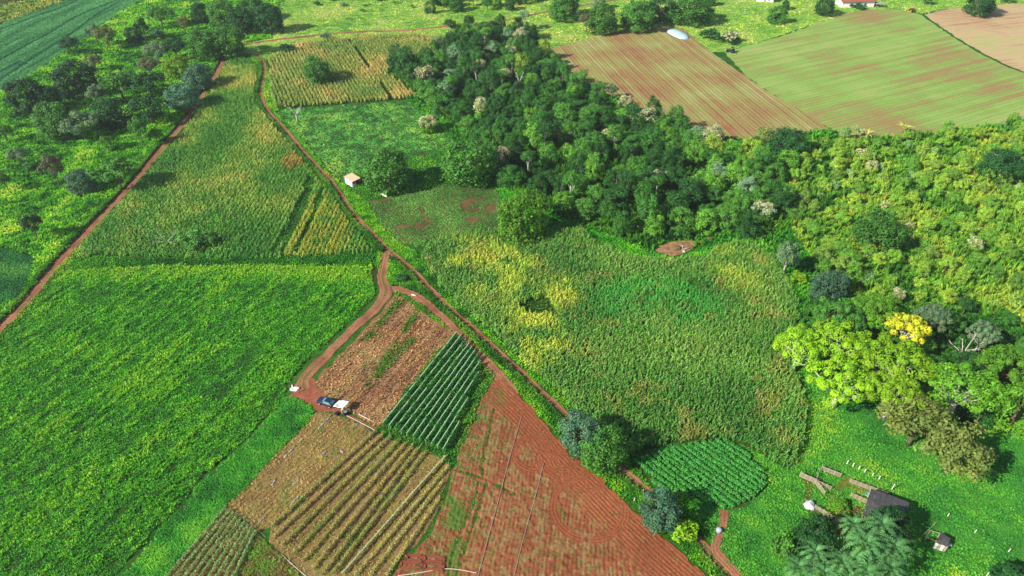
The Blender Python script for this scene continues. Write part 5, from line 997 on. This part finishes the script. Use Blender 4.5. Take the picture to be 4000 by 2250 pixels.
cor = [G(p[0], p[1], 2.0) for p in ((1300, 1588), (1340, 1595), (1365, 1566), (1325, 1563))]; off = root.location
n_ = 9; V = []
for i in range(n_):
    for j in range(n_):
        u, v = i/(n_-1), j/(n_-1); p = (cor[0]*(1-u)+cor[1]*u)*(1-v)+(cor[3]*(1-u)+cor[2]*u)*v; V.append((p.x-off.x, p.y-off.y, 2.0-.32*math.sin(math.pi*u)*math.sin(math.pi*v)+.06*math.sin(9*u+4*v)))
F = [(i*n_+j, (i+1)*n_+j, (i+1)*n_+j+1, i*n_+j+1) for i in range(n_-1) for j in range(n_-1)]
cl_ = mesh_obj('sheet', np_mesh('sheet', V, F, M_WHITE, smooth=True), root); so = cl_.modifiers.new('thickness', 'SOLIDIFY'); so.thickness = .02
for c in cor: m = MB(); m.tube([(c.x-off.x, c.y-off.y, -.1), (c.x-off.x, c.y-off.y, 2.06)], .05, 6); m.build('pole', M_WOOD, root)
tag(root, 'white cloth canopy on poles beside the dark blue car', 'canopy')
M_DRUM = plain_mat('navy_plastic', C(26, 30, 62), .4, .1); q = G(1352, 1620); m = MB(); m.tube([(0, 0, 0), (0, 0, .12), (0, 0, .5), (0, 0, .95)], [.42, .48, .5, .44], 16); o = m.build('drum', M_DRUM); o.location = q+Vector((0, 0, .05)); m = MB(); m.tube([(0, 0, .95), (0, 0, .99)], .36, 14); m.build('lid', plain_mat('lid_grey', C(150, 160, 190), .5), o)
tag(o, 'dark navy plastic drum on the dirt by the canopy', 'drum')
M_SKIN = plain_mat('skin', C(150, 100, 70), .6, .05); M_TAN = plain_mat('beige_cloth', C(226, 196, 156), .9, .08, 8.0); M_HAIR = plain_mat('dark_hair', C(30, 24, 20), .8)
def person(loc, rz, label, cloth, bend=.5):
    """one skinned figure leaning forward over the work, arms reaching down"""
    sh = Vector((.42*bend, 0, 1.36-.12*bend)); J = {'pelvis': (0, 0, .9), 'belly': (.1*bend, 0, 1.08), 'chest': (.28*bend, 0, 1.26-.05*bend), 'neck': (.5*bend, 0, 1.44-.1*bend), 'head': (.6*bend, 0, 1.6-.13*bend), 'crown': (.66*bend, 0, 1.72-.14*bend)}
    R = {'pelvis': .16, 'belly': .15, 'chest': .18, 'neck': .065, 'head': .1, 'crown': .075}; E_ = [('pelvis', 'belly'), ('belly', 'chest'), ('chest', 'neck'), ('neck', 'head'), ('head', 'crown')]
    for s, nm in ((-1, 'l'), (1, 'r')):
        for k, c, r in (('sh', (sh.x, s*.2, sh.z), .075), ('el', (sh.x+.16, s*.25, sh.z-.27), .055), ('wr', (sh.x+.32, s*.2, sh.z-.46), .04), ('ha', (sh.x+.38, s*.19, sh.z-.55), .045), ('hip', (0, s*.1, .86), .12), ('kn', (.06, s*.12, .48), .08), ('an', (-.02, s*.13, .09), .055), ('to', (.18, s*.14, .05), .045)): J[nm+k] = c; R[nm+k] = r
        E_ += [('chest', nm+'sh'), (nm+'sh', nm+'el'), (nm+'el', nm+'wr'), (nm+'wr', nm+'ha'), ('pelvis', nm+'hip'), (nm+'hip', nm+'kn'), (nm+'kn', nm+'an'), (nm+'an', nm+'to')]
    ks = list(J); me = bpy.data.meshes.new('person'); me.from_pydata([J[k] for k in ks], [(ks.index(a), ks.index(b)) for a, b in E_], []); o = mesh_obj('person', me); o.location = loc; o.rotation_euler = (0, 0, rz)
    sk = o.modifiers.new('skin', 'SKIN'); o.modifiers.new('smooth', 'SUBSURF').levels = 1; o.modifiers['smooth'].render_levels = 2
    for i, k in enumerate(ks): me.skin_vertices[0].data[i].radius = (R[k], R[k]*(1.15 if k in ('pelvis', 'belly', 'chest') else 1)); me.skin_vertices[0].data[i].use_root = (k == 'pelvis')
    me.materials.append(cloth); b = MB(); b.tube([(.55*bend-.02, 0, 1.62-.12*bend), (.66*bend, 0, 1.76-.14*bend), (.68*bend, 0, 1.8-.14*bend)], [.125, .12, .05], 10); b.build('hat', M_TAN if cloth is not M_TAN else M_WHITE, o, True)
    return tag(o, label, 'person')
q = G(1336, 1614); person(q+Vector((0, 0, .05)), .4, 'person in beige clothes leaning forward beside the navy drum', M_TAN, .9)
# dark bag heap, sack, pipes, posts
def lump(name, loc, r, mat, label, cat, seed, sq=(1, 1, .7)):
    bm = bmesh.new(); bmesh.ops.create_icosphere(bm, subdivisions=3, radius=1.0); g = random.Random(seed); ph = [g.uniform(0, 6) for _ in range(6)]
    for v in bm.verts:
        c = v.co; k = 1+.16*math.sin(3*c.x+ph[0])*math.sin(4*c.y+ph[1])+.1*math.sin(7*c.z+ph[2]+5*c.x)+.05*math.sin(13*c.y+ph[3]); v.co = Vector((c.x*k*sq[0]*r, c.y*k*sq[1]*r, max(-.05, (c.z+.45)*k*sq[2]*r)))
    me = bpy.data.meshes.new(name); bm.to_mesh(me); bm.free(); me.materials.append(mat); o = mesh_obj(name, me); o.location = loc
    for p in me.polygons: p.use_smooth = True
    return tag(o, label, cat)
lump('bag_heap', G(1316, 1618)+Vector((0, 0, .04)), .5, plain_mat('dark_sacking', C(44, 38, 34), .9), 'dark heap of bags at the edge of the withered rows', 'bags', 1)
q = G(1152, 1522); sk_ = lump('plastic_sheet', q+Vector((0, 0, .04)), .8, M_WHITE, 'crumpled white plastic sheet at the corner of the dirt yard', 'plastic sheet', 2, (1.3, .8, .4)); tl = lump('sheet_tail', q, .5, M_WHITE, None, None, 4, (.35, 1.3, .3)); tl.parent = sk_; tl.location = (-.75, .9, 0); tl.rotation_euler = (0, 0, .35)
M_PIPE = plain_mat('pale_pipe', C(232, 214, 190), .6, .06); M_HOSE = plain_mat('grey_hose', C(186, 164, 144), .7, .1)
def line(name, pts, r, mat, label, cat, z=.14):
    P = smooth_line(GA(pts), 2 if len(pts) > 2 else 0); m = MB(); g = P[0]; m.tube([(x-g[0], y-g[1], 0) for x, y in P], r, 6); o = m.build(name, mat, None, True); o.location = (g[0], g[1], z); return tag(o, label, cat)
line('pipe', [(1345, 1620), (1405, 1650), (1468, 1684)], .07, M_PIPE, 'long pale pipe running from the drum to the trellised rows', 'pipe'); line('pipe', [(1402, 1620), (1468, 1653)], .09, M_PIPE, 'short pale pipe lying above the long one', 'pipe')
line('hose', [(2039, 1624), (2020, 1690), (2000, 1759), (1975, 1850), (1940, 1985), (1905, 2110), (1868, 2252), (1855, 2300)], .055, M_HOSE, 'grey hose running down the ploughed field, left one', 'hose', .22); line('hose', [(2124, 1811), (2095, 1930), (2060, 2050), (2030, 2160), (2008, 2255), (1995, 2300)], .055, M_HOSE, 'grey hose running down the ploughed field, right one', 'hose', .22)
line('hose', [(1555, 2252), (1640, 2240), (1715, 2226), (1760, 2224), (1810, 2230), (1862, 2241)], .07, M_PIPE, 'pale curved hose lying across the near edge of the ploughed soil', 'hose', .24)
line('wire', [(945, 2006), (1000, 2060), (1038, 2100)], .03, M_HOSE, 'thin grey pipe between the mulched rows and the silvery plot', 'pipe'); line('pipe', [(1102, 2168), (1140, 2205), (1200, 2255)], .06, M_PIPE, 'pale pipe along the lower end of the dry rows', 'pipe')
line('beam', [(1490, 760), (1512, 772)], .28, M_WHITE, 'white trough lying at the edge of the young vegetables', 'trough', .35); line('beam', [(1608, 1153), (1626, 1157)], .14, M_WHITE, 'white pole lying across the red lane', 'pole', .2)
M_MULCH = plain_mat('torn_plastic', C(176, 168, 158), .5, .15)
for i, (a, b) in enumerate(((((560, 250), (470, 340))), ((350, 420), (320, 450)), ((530, 510), (490, 545)), ((300, 470), (210, 560)), ((150, 720), (120, 770)), ((330, 720), (280, 760)), ((330, 840), (260, 920)), ((60, 1010), (20, 1050)), ((640, 505), (660, 520)), ((770, 300), (750, 320)))):
    a, b = G(*Z2(a)), G(*Z2(b)); d = (b-a); L = d.length; d.normalize(); nn = Vector((-d.y, d.x, 0)); V = []; k = 6
    for j in range(k+1):
        w_ = .22*(1+.5*math.sin(j*2.1+i)); p = d*(L*j/k); V += [p+nn*w_+Vector((0, 0, .04)), p+Vector((0, 0, .2+.06*math.sin(j*3+i))), p-nn*w_+Vector((0, 0, .04))]
    F = [f for j in range(k) for f in ((j*3, j*3+1, j*3+4, j*3+3), (j*3+1, j*3+2, j*3+5, j*3+4))]; o = mesh_obj('plastic_strip', np_mesh('plastic_strip', V, F, M_MULCH, smooth=True)); o.location = (a.x, a.y, .04); o.modifiers.new('thickness', 'SOLIDIFY').thickness = .01
    tag(o, f'{ORD[i]} torn grey plastic mulch strip on the withered rows', 'plastic strip', 'torn mulch strips')
# seed beds with soil rims
def ridge(P, label):
    root = empty('seed_bed', G(*P[0])); o0 = root.location; Q = [G(*p)-o0 for p in P]
    for a, b in zip(Q, Q[1:]+Q[:1]):
        m = MB(); m.bar(a+Vector((0, 0, .18)), b+Vector((0, 0, .18)), .42, .34); o = m.build('rim', M_RIMSOIL, root)
    return tag(root, label, 'seed bed', 'seed beds')
M_RIMSOIL = plain_mat('moist_red_soil', C(150, 78, 54), .95, .25, 4.0, .5)
for P, lab in (([(1593, 2172), (1650, 2172), (1648, 2192), (1585, 2190)], 'soil-rimmed seed bed, far left of four at the near edge'), ([(1660, 2173), (1736, 2181), (1732, 2201), (1658, 2195)], 'soil-rimmed seed bed, far right of four at the near edge'), ([(1570, 2197), (1648, 2200), (1646, 2220), (1562, 2220)], 'soil-rimmed seed bed, near left of four at the near edge'), ([(1660, 2203), (1732, 2208), (1732, 2228), (1658, 2226)], 'soil-rimmed seed bed, near right of four at the near edge')): ridge(P, lab)
# ------------------------------------------------------------------ small red-roofed shed
M_TERRA = plain_mat('faded_clay_tile', C(240, 196, 160)*1.2, .85, .08, 3.0, .2); M_WALL = plain_mat('greyish_plaster', C(150, 138, 128), .9, .2, 2.0)
q = G(1392, 724); root = empty('shed', q, ang((1384, 725), (1411, 712))); w_, d_ = 3.0, 3.6
for (c, s) in (((0, 0, 1.0), (w_, .12, 2.0)), ((0, d_, 1.2), (w_, .12, 2.4)), ((-w_/2, d_/2, 1.05), (.12, d_-.13, 2.1))):
    m = MB(); m.box(c, s); m.build('wall', M_WALL if c[1] == 0 else M_WHITE, root)  # front wall greyer than the white side and back walls
m = MB(); m.box((.55, -.08, .9), (.9, .05, 1.7)); m.build('door', plain_mat('doorway_shade', C(40, 34, 32), .9), root); m = MB(); m.box((-.6, -.09, .45), (1.1, .3, .9)); m.build('counter', M_WHITE, root)  # dark panel for the open doorway, inner shade put into its colour
for k in range(7):
    m = MB(); x0 = -w_/2-.25+k*(w_+.5)/7; m.box((x0+(w_+.5)/14, d_/2-.05, 2.28), ((w_+.5)/7-.03, d_+.7, .07), M=Matrix.Rotation(.1, 3, 'X')); m.build('roof_panel', M_TERRA, root)
for sx in (-1, 1): m = MB(); m.tube([(sx*w_/2, -.2, -.1), (sx*w_/2, -.2, 2.1)], .07, 6); m.build('post', M_WOOD, root)
tag(root, 'small shed with faded reddish roof below the big round tree', 'shed')
q = G(1377, 722); m = MB(); m.box((0, 0, .45), (1.5, 1.2, .9), .3); m.box((.1, -.5, .25), (1.2, .5, .5), .3); o = m.build('white_tank', M_WHITE); o.location = q; tag(o, 'white boxy water tank standing left of the small shed', 'tank')
for i, (a, b) in enumerate(((1420, 722), (1428, 721))):
    q = G(a, b); m = MB(); m.tube([(0, 0, 0), (0, 0, .9)], [.35, .33], 12); o = m.build('barrel', plain_mat('dark_barrel', C(60, 50, 46), .8)); o.location = q; tag(o, ('dark barrel right of the small shed, nearer to its wall', 'dark barrel right of the small shed, nearer to the tree')[i], 'barrel', 'barrels by the shed')
# ------------------------------------------------------------------ cattle yard: fences, barn, hut, posts
def fence(a, b, h, rails, label, nposts=4, mat=M_WOOD):
    A_, B_ = G(*a), G(*b); root = empty('plank_fence', A_); d = B_-A_; g = random.Random(int(a[0]))
    for i in range(nposts): m = MB(); p = d*(i/(nposts-1)); m.box((p.x, p.y, h/2-.05), (.13, .13, h+.1), math.atan2(d.y, d.x)); m.build('post', mat, root)
    nn = Vector((-d.y, d.x, 0)).normalized()*.09
    for i in range(rails): z = h*(i+.8)/(rails+.2); m = MB(); m.bar(Vector((0, 0, z+g.uniform(-.03, .03)))-nn, d+Vector((0, 0, z+g.uniform(-.03, .03)))-nn, .05, .16); m.build('rail', mat, root)
    return tag(root, label, 'fence', 'plank fences of the cattle yard')
fence((3206, 1836), (3281, 1864), 1.3, 4, 'pale plank fence at the far left of the paddock', 4); fence((3122, 1862), (3182, 1888), 1.5, 5, 'pale plank fence by the brown path at the yard entrance', 4); fence((3183, 1889), (3219, 1934), 1.3, 4, 'pale plank gate swung towards the paddock', 3); fence((3190, 1890), (3243, 1914), 1.2, 3, 'low plank fence behind the swung gate', 4)
fence((3317, 1885), (3460, 1938), 1.3, 4, 'long pale plank fence running to the dark barn', 8); fence((3320, 1940), (3390, 1970), 1.3, 4, 'weathered plank fence in front of the barn', 5); fence((3180, 1988), (3230, 2016), 1.3, 4, 'weathered plank fence right of the white heap', 4); fence((3232, 2018), (3282, 2048), 1.3, 3, 'dark plank fence running under the palms', 4); fence((3206, 1838), (3190, 1868), 1.2, 2, 'short cross rail closing the paddock corner', 2)
for i, (a, b) in enumerate(((3308, 1812), (3331, 1822), (3354, 1834), (3377, 1845), (3407, 1860), (3433, 1872))):
    q = G(a, b); m = MB(); m.tube([(0, 0, -.1), (0, 0, 1.0)], [.1, .09], 7); o = m.build('fence_post', M_WHITE); o.location = q; tag(o, f'{ORD[i]} white wooden post from the left in the paddock row', 'post', 'white paddock posts')
for i, ((a, b), lab) in enumerate((((3482, 1914), 'tall thin white pole beside the barn fence'), ((3700, 2018), 'white stake in the grass right of the barn'), ((3806, 2082), 'white stake in the grass right of the small hut'), ((3938, 2156), 'white stake at the right side of the farmyard'), ((3852, 2250), 'white stake at the near right edge'), ((2510, 1925), 'pale post in the grass by the ploughed field, right one'), ((2476, 1958), 'pale post in the grass by the ploughed field, left one'), ((2394, 1840), 'pale post at the foot of the touching trees'))):
    q = G(a, b); h = 1.9 if i == 0 else 1.0; m = MB(); m.tube([(0, 0, -.1), (.05, 0, h)], [.08, .06], 6); o = m.build('pole' if i == 0 else 'stake', M_WHITE); o.location = q; tag(o, lab, 'pole' if i == 0 else 'stake')
def roofed(name, corners, zr, label, mat, cat, panels, wallh, pitch=.0, walls=True, ridge_u=None):
    """open shed: roof of separate sheets on posts; corners a (far left), b (far right), c (near right), d (near left)"""
    P = [G(p[0], p[1], zr) for p in corners]; root = empty(name, Vector((P[3].x, P[3].y, 0.02))); o = Vector((P[3].x, P[3].y, 0)); P = [Vector((p.x-o.x, p.y-o.y, zr)) for p in P]
    for half in range(2):
        v0, v1 = (0, .5) if half == 0 else (.5, 1)
        for k in range(panels):
            u0, u1 = k/panels+.003, (k+1)/panels-.003; q = []
            for (u, v) in ((u0, v0), (u1, v0), (u1, v1), (u0, v1)):
                p = (P[0]*(1-u)+P[1]*u)*(1-v)+(P[3]*(1-u)+P[2]*u)*v; z = zr+pitch*(1-abs(2*v-1))-(.02 if half else 0); q.append(Vector((p.x, p.y, z)))
            me = np_mesh('roof_sheet', [tuple(x) for x in q]+[(x.x, x.y, x.z-.05) for x in q], [(3, 2, 1, 0), (4, 5, 6, 7), (0, 1, 5, 4), (1, 2, 6, 5), (2, 3, 7, 6), (3, 0, 4, 7)], mat); mesh_obj('roof_sheet', me, root)
    for u in (0.02, .5, .98):
        for v in (.03, .97):
            p = (P[0]*(1-u)+P[1]*u)*(1-v)+(P[3]*(1-u)+P[2]*u)*v; m = MB(); m.tube([(p.x, p.y, -.15), (p.x, p.y, zr-.02)], .09, 7); m.build('post', M_WOOD, root)
    return tag(root, label, cat), P, root
o, P, r_ = roofed('barn', [(3403, 1908), (3552, 1962), (3532, 2072), (3368, 2010)], 2.8, 'open barn with dark grey roof sheets beside the palms', M_DARKROOF, 'barn', 7, 2.6, .35)
m = MB(); m.bar(P[0]+Vector((0, 0, -1.4)), P[1]+Vector((0, 0, -1.4)), .1, 2.4); m.build('wall', M_WOOD, r_)
o, P, r_ = roofed('hut', [(3674, 2080), (3712, 2102), (3704, 2135), (3657, 2119)], 1.8, 'small hut with dark roof right of the barn', M_DARKROOF, 'hut', 3, 1.6, .12)
dv_ = P[2]-P[3]; dn = dv_.normalized()
for k in range(4): a = P[3]+dv_*(k+.5)/4; m = MB(); m.box((a.x, a.y, .85), (dv_.length/4-.05, .06, 1.5), math.atan2(dv_.y, dv_.x)); m.build('wall_board', M_WHITE if k % 2 == 0 else M_WOOD, r_)
lump('white_bucket', G(3714, 2130)+Vector((0, 0, .02)), .3, M_WHITE, 'white bucket-like bundle right of the small hut', 'bucket', 7)
def rail(a, b, z, label, r=.07, z2=None): p, q = G(*a), G(*b); m = MB(); m.tube([(0, 0, z), (q.x-p.x, q.y-p.y, z if z2 is None else z2)], r, 6); [m.tube([(v.x-p.x, v.y-p.y, -.1), (v.x-p.x, v.y-p.y, zz+.08)], .06, 6) for v, zz in ((p, z), (q, z if z2 is None else z2))]; o = m.build('rail_fence', M_WOOD); o.location = p; return tag(o, label, 'rail')
rail((3612, 2112), (3655, 2130), 1.1, 'pale rail on posts joining the small hut, near one'); rail((3625, 2086), (3668, 2098), 1.1, 'pale rail on posts joining the small hut, far one'); rail((3590, 2108), (3650, 2050), .6, 'thin grey rail slanting across the barn yard', .04)
lump('white_heap', G(3160, 1978)+Vector((0, 0, .02)), 1.1, plain_mat('white_tarpaulin', C(224, 220, 224), .7, .08, 3.0), 'white tarpaulin heap at the bend of the yard path', 'tarpaulin heap', 9, (.9, 1.0, .55))
q = G(3392, 1936); m = MB(); m.box((0, 0, .1), (1.3, .6, .06), -.5); [m.box((c * .62 * math.cos(-.5), c*.62*math.sin(-.5), .3), (.06, .6, .4), -.5) for c in (-1, 1)]; [m.box((-c*.3*math.sin(-.5), c*.3*math.cos(-.5), .3), (1.18, .06, .4), -.5) for c in (-1, 1)]; o = m.build('trough', plain_mat('turquoise_plastic', C(110, 196, 190), .5)); o.location = q; tag(o, 'turquoise drinking trough at the corner of the barn', 'trough')
# round tank by the footpath
q = G(2806, 2078); root = empty('water_tank', q); m = MB(); m.tube([(0, 0, 0), (0, 0, .8), (0, 0, .84)], [.52, .55, .5], 18); m.build('drum', plain_mat('grey_tank', C(168, 176, 190), .5, .1), root, True); m = MB(); m.tube([(0, 0, .84), (0, 0, .93), (0, 0, .95)], [.46, .4, .12], 16); m.build('lid', plain_mat('tank_lid', C(200, 206, 216), .5, .06), root, True); tag(root, 'round grey water tank on the bend of the footpath', 'tank')
# ------------------------------------------------------------------ far side: blue cover, tractors, white house
q = G(2647, 136); ra = ang((2618, 118), (2678, 148)); L2 = (G(2682, 151)-G(2612, 116)).length/2; V = []; F = []; nu, nv_ = 24, 10
for i in range(nu+1):
    u = -1+2*i/nu
    for j in range(nv_+1):
        t = math.pi*j/nv_; wv = max(0, 1-abs(u)**3.2)**.5; V.append((u*L2, math.cos(t)*L2*.42*wv, math.sin(t)**.8*1.7*max(0, 1-abs(u)**2.6)**.6))
for i in range(nu):
    for j in range(nv_): k = i*(nv_+1)+j; F.append((k, k+nv_+1, k+nv_+2, k+1))
M_BLUE = plain_mat('pale_blue_tarpaulin', C(180, 214, 240)*1.1, .35, .05, 1.0, spec=.5); o = mesh_obj('blue_cover', np_mesh('blue_cover', V, F, M_BLUE, smooth=True)); o.location = q; o.rotation_euler = (0, 0, ra)
tag(o, 'long pale blue plastic dome at the top of the brown field', 'plastic dome')
def tractor(loc, rz, col, label, dark=False):
    root = empty('tractor', loc, rz); M_ = plain_mat('tractor_paint', col, .5, .1)
    m = MB(); m.box((1.0, 0, 1.15), (1.7, .75, .7)); m.box((-.1, 0, .9), (3.0, .5, .35)); m.build('body', M_, root)
    m = MB(); m.box((-.6, 0, 2.45), (1.5, 1.3, .12)); m.build('canopy', M_, root)
    for sx in (-1.2, 0.05):
        for sy in (-.58, .58): m = MB(); m.tube([(sx, sy, 1.0), (sx, sy, 2.4)], .05, 5); m.build('post', M_TYRE, root)
    m = MB(); m.box((-.65, 0, 1.3), (.6, .6, .12)); m.box((-.95, 0, 1.6), (.1, .6, .6)); m.build('seat', M_TYRE, root)
    for sx, r, wd in ((-.9, .8, .45), (1.5, .48, .3)):
        for sy in (-.78, .78): m = MB(); m.tube([(sx, sy-wd/2, r), (sx, sy+wd/2, r)], r, 16); o = m.build('wheel', M_TYRE, root); m = MB(); m.tube([(sx, sy-wd/2-.02, r), (sx, sy+wd/2+.02, r)], r*.5, 10); m.build('rim', M_, o)
    m = MB(); m.bar((-2.6, 0, .6), (-1.2, 0, .8), .2); m.bar((-2.5, -1.1, .5), (-2.5, 1.1, .5), .25); m.build('implement', M_, root)
    return tag(root, label, 'tractor')
tractor(G(3562, 46), .6, C(224, 150, 104)*1.2, 'orange tractor parked at the far corner of the large field'); tractor(G(2853, 205), 2.7, C(56, 66, 84), 'dark tractor parked at the edge of the large field')
M_RTILE = plain_mat('red_roof_tile', C(170, 96, 76), .85, .2, 2.0, .3)
def house(px0, py0, px1, py1, depth, hw, label):
    a, b = G(px0, py0), G(px1, py1); L = (b-a).length; root = empty('house', a, math.atan2(b.y-a.y, b.x-a.x))
    for c, s in (((L/2, .1, hw/2), (L, .2, hw)), ((L/2, depth-.1, hw/2), (L, .2, hw)), ((.1, depth/2, hw/2), (.2, depth-.41, hw)), ((L-.1, depth/2, hw/2), (.2, depth-.41, hw))): m = MB(); m.box(c, s); m.build('wall', M_WHITE, root)
    for k in range(2):
        m = MB(); y0, y1 = (-.6, depth/2) if k == 0 else (depth/2+.02, depth+.6); z0, z1 = (hw+.05, hw+1.7) if k == 0 else (hw+1.7, hw+.05); V = [(-.6, y0, z0), (L+.6, y0, z0), (L+.6, y1, z1), (-.6, y1, z1)]; m.add(V+[(x, y, z-.14) for x, y, z in V], [(0, 1, 2, 3), (7, 6, 5, 4), (0, 4, 5, 1), (1, 5, 6, 2), (2, 6, 7, 3), (3, 7, 4, 0)]); m.build('roof', M_RTILE, root)
    for f in (.3, .72): m = MB(); m.box((L*f, -.02, 1.5), (1.2, .08, 1.0)); w2 = m.build('window', M_DARKROOF, root); m = MB(); m.box((L*f, -.07, .95), (1.4, .1, .08)); m.build('sill', M_WHITE, w2)
    m = MB(); m.box((L*.5, -.02, 1.05), (1.0, .08, 2.1)); m.build('door', M_WOOD, root)
    return tag(root, label, 'house')
house(3286, 30, 3412, 28, 8, 3.0, 'white house with red tiled roof at the far edge'); house(2955, 6, 3020, 10, 7, 2.8, 'white building at the far edge left of the white house')
q = G(3432, 28); root = empty('lean_to', q, .05); m = MB(); m.box((0, 0, 2.1), (5, 3, .08), M=Matrix.Rotation(.12, 3, 'X')); m.build('roof', plain_mat('old_grey_sheet', C(170, 164, 156), .8, .15), root); [MB().tube([(sx*2.3, sy*1.3, -.1), (sx*2.3, sy*1.3, 2.1)], .07, 6).build('post', M_WOOD, root) for sx in (-1, 1) for sy in (-1, 1)]; tag(root, 'grey lean-to roof at the right end of the white house', 'lean-to')
# driftwood and debris in the pool
q = G(2668, 975); root = empty('driftwood', q); g_ = random.Random(3)
for k in range(6): a = g_.uniform(0, 6.28); m = MB(); L = g_.uniform(1.2, 3.2); m.tube([(0, 0, .05), (L*.5*math.cos(a), L*.5*math.sin(a), .5), (L*math.cos(a+.4), L*math.sin(a+.4), .25)], [.1, .08, .03], 6); m.build('branch', M_PALE, root, True)
tag(root, 'bleached driftwood branches lying in the muddy pool', 'driftwood')
lump('debris_heap', G(2645, 972)+Vector((0, 0, .02)), .95, plain_mat('rotting_plants', C(112, 104, 58), .95, .4, 3.0, .6), 'heap of brown plant debris in the muddy pool', 'debris', 5, (1.2, 1, .5))
lump('pale_stone', G(2672, 984)+Vector((0, 0, .02)), .45, M_PALE, 'pale stone beside the driftwood in the pool', 'stone', 6); lump('white_bird', G(2520, 991)+Vector((0, 0, .02)), .28, M_WHITE, 'small white bag in the grass left of the muddy pool', 'bag', 8)

# ------------------------------------------------------------------ thin moist air between the drone and the far fields
HAZE = 0.00011
m, n, l, p, out = _mat('thin_haze'); n.remove(p); pv = n.new('ShaderNodeVolumePrincipled'); pv.inputs['Density'].default_value = HAZE; pv.inputs['Color'].default_value = (.9, .95, 1, 1); pv.inputs['Anisotropy'].default_value = .3
l.new(pv.outputs[0], out.inputs['Volume'])
b = MB(); b.box((0, 1100, 59.5), (3100, 2900, 121)); o = b.build('haze', m); tag(o, 'thin pale haze filling the air above the farm', 'haze', kind='stuff')
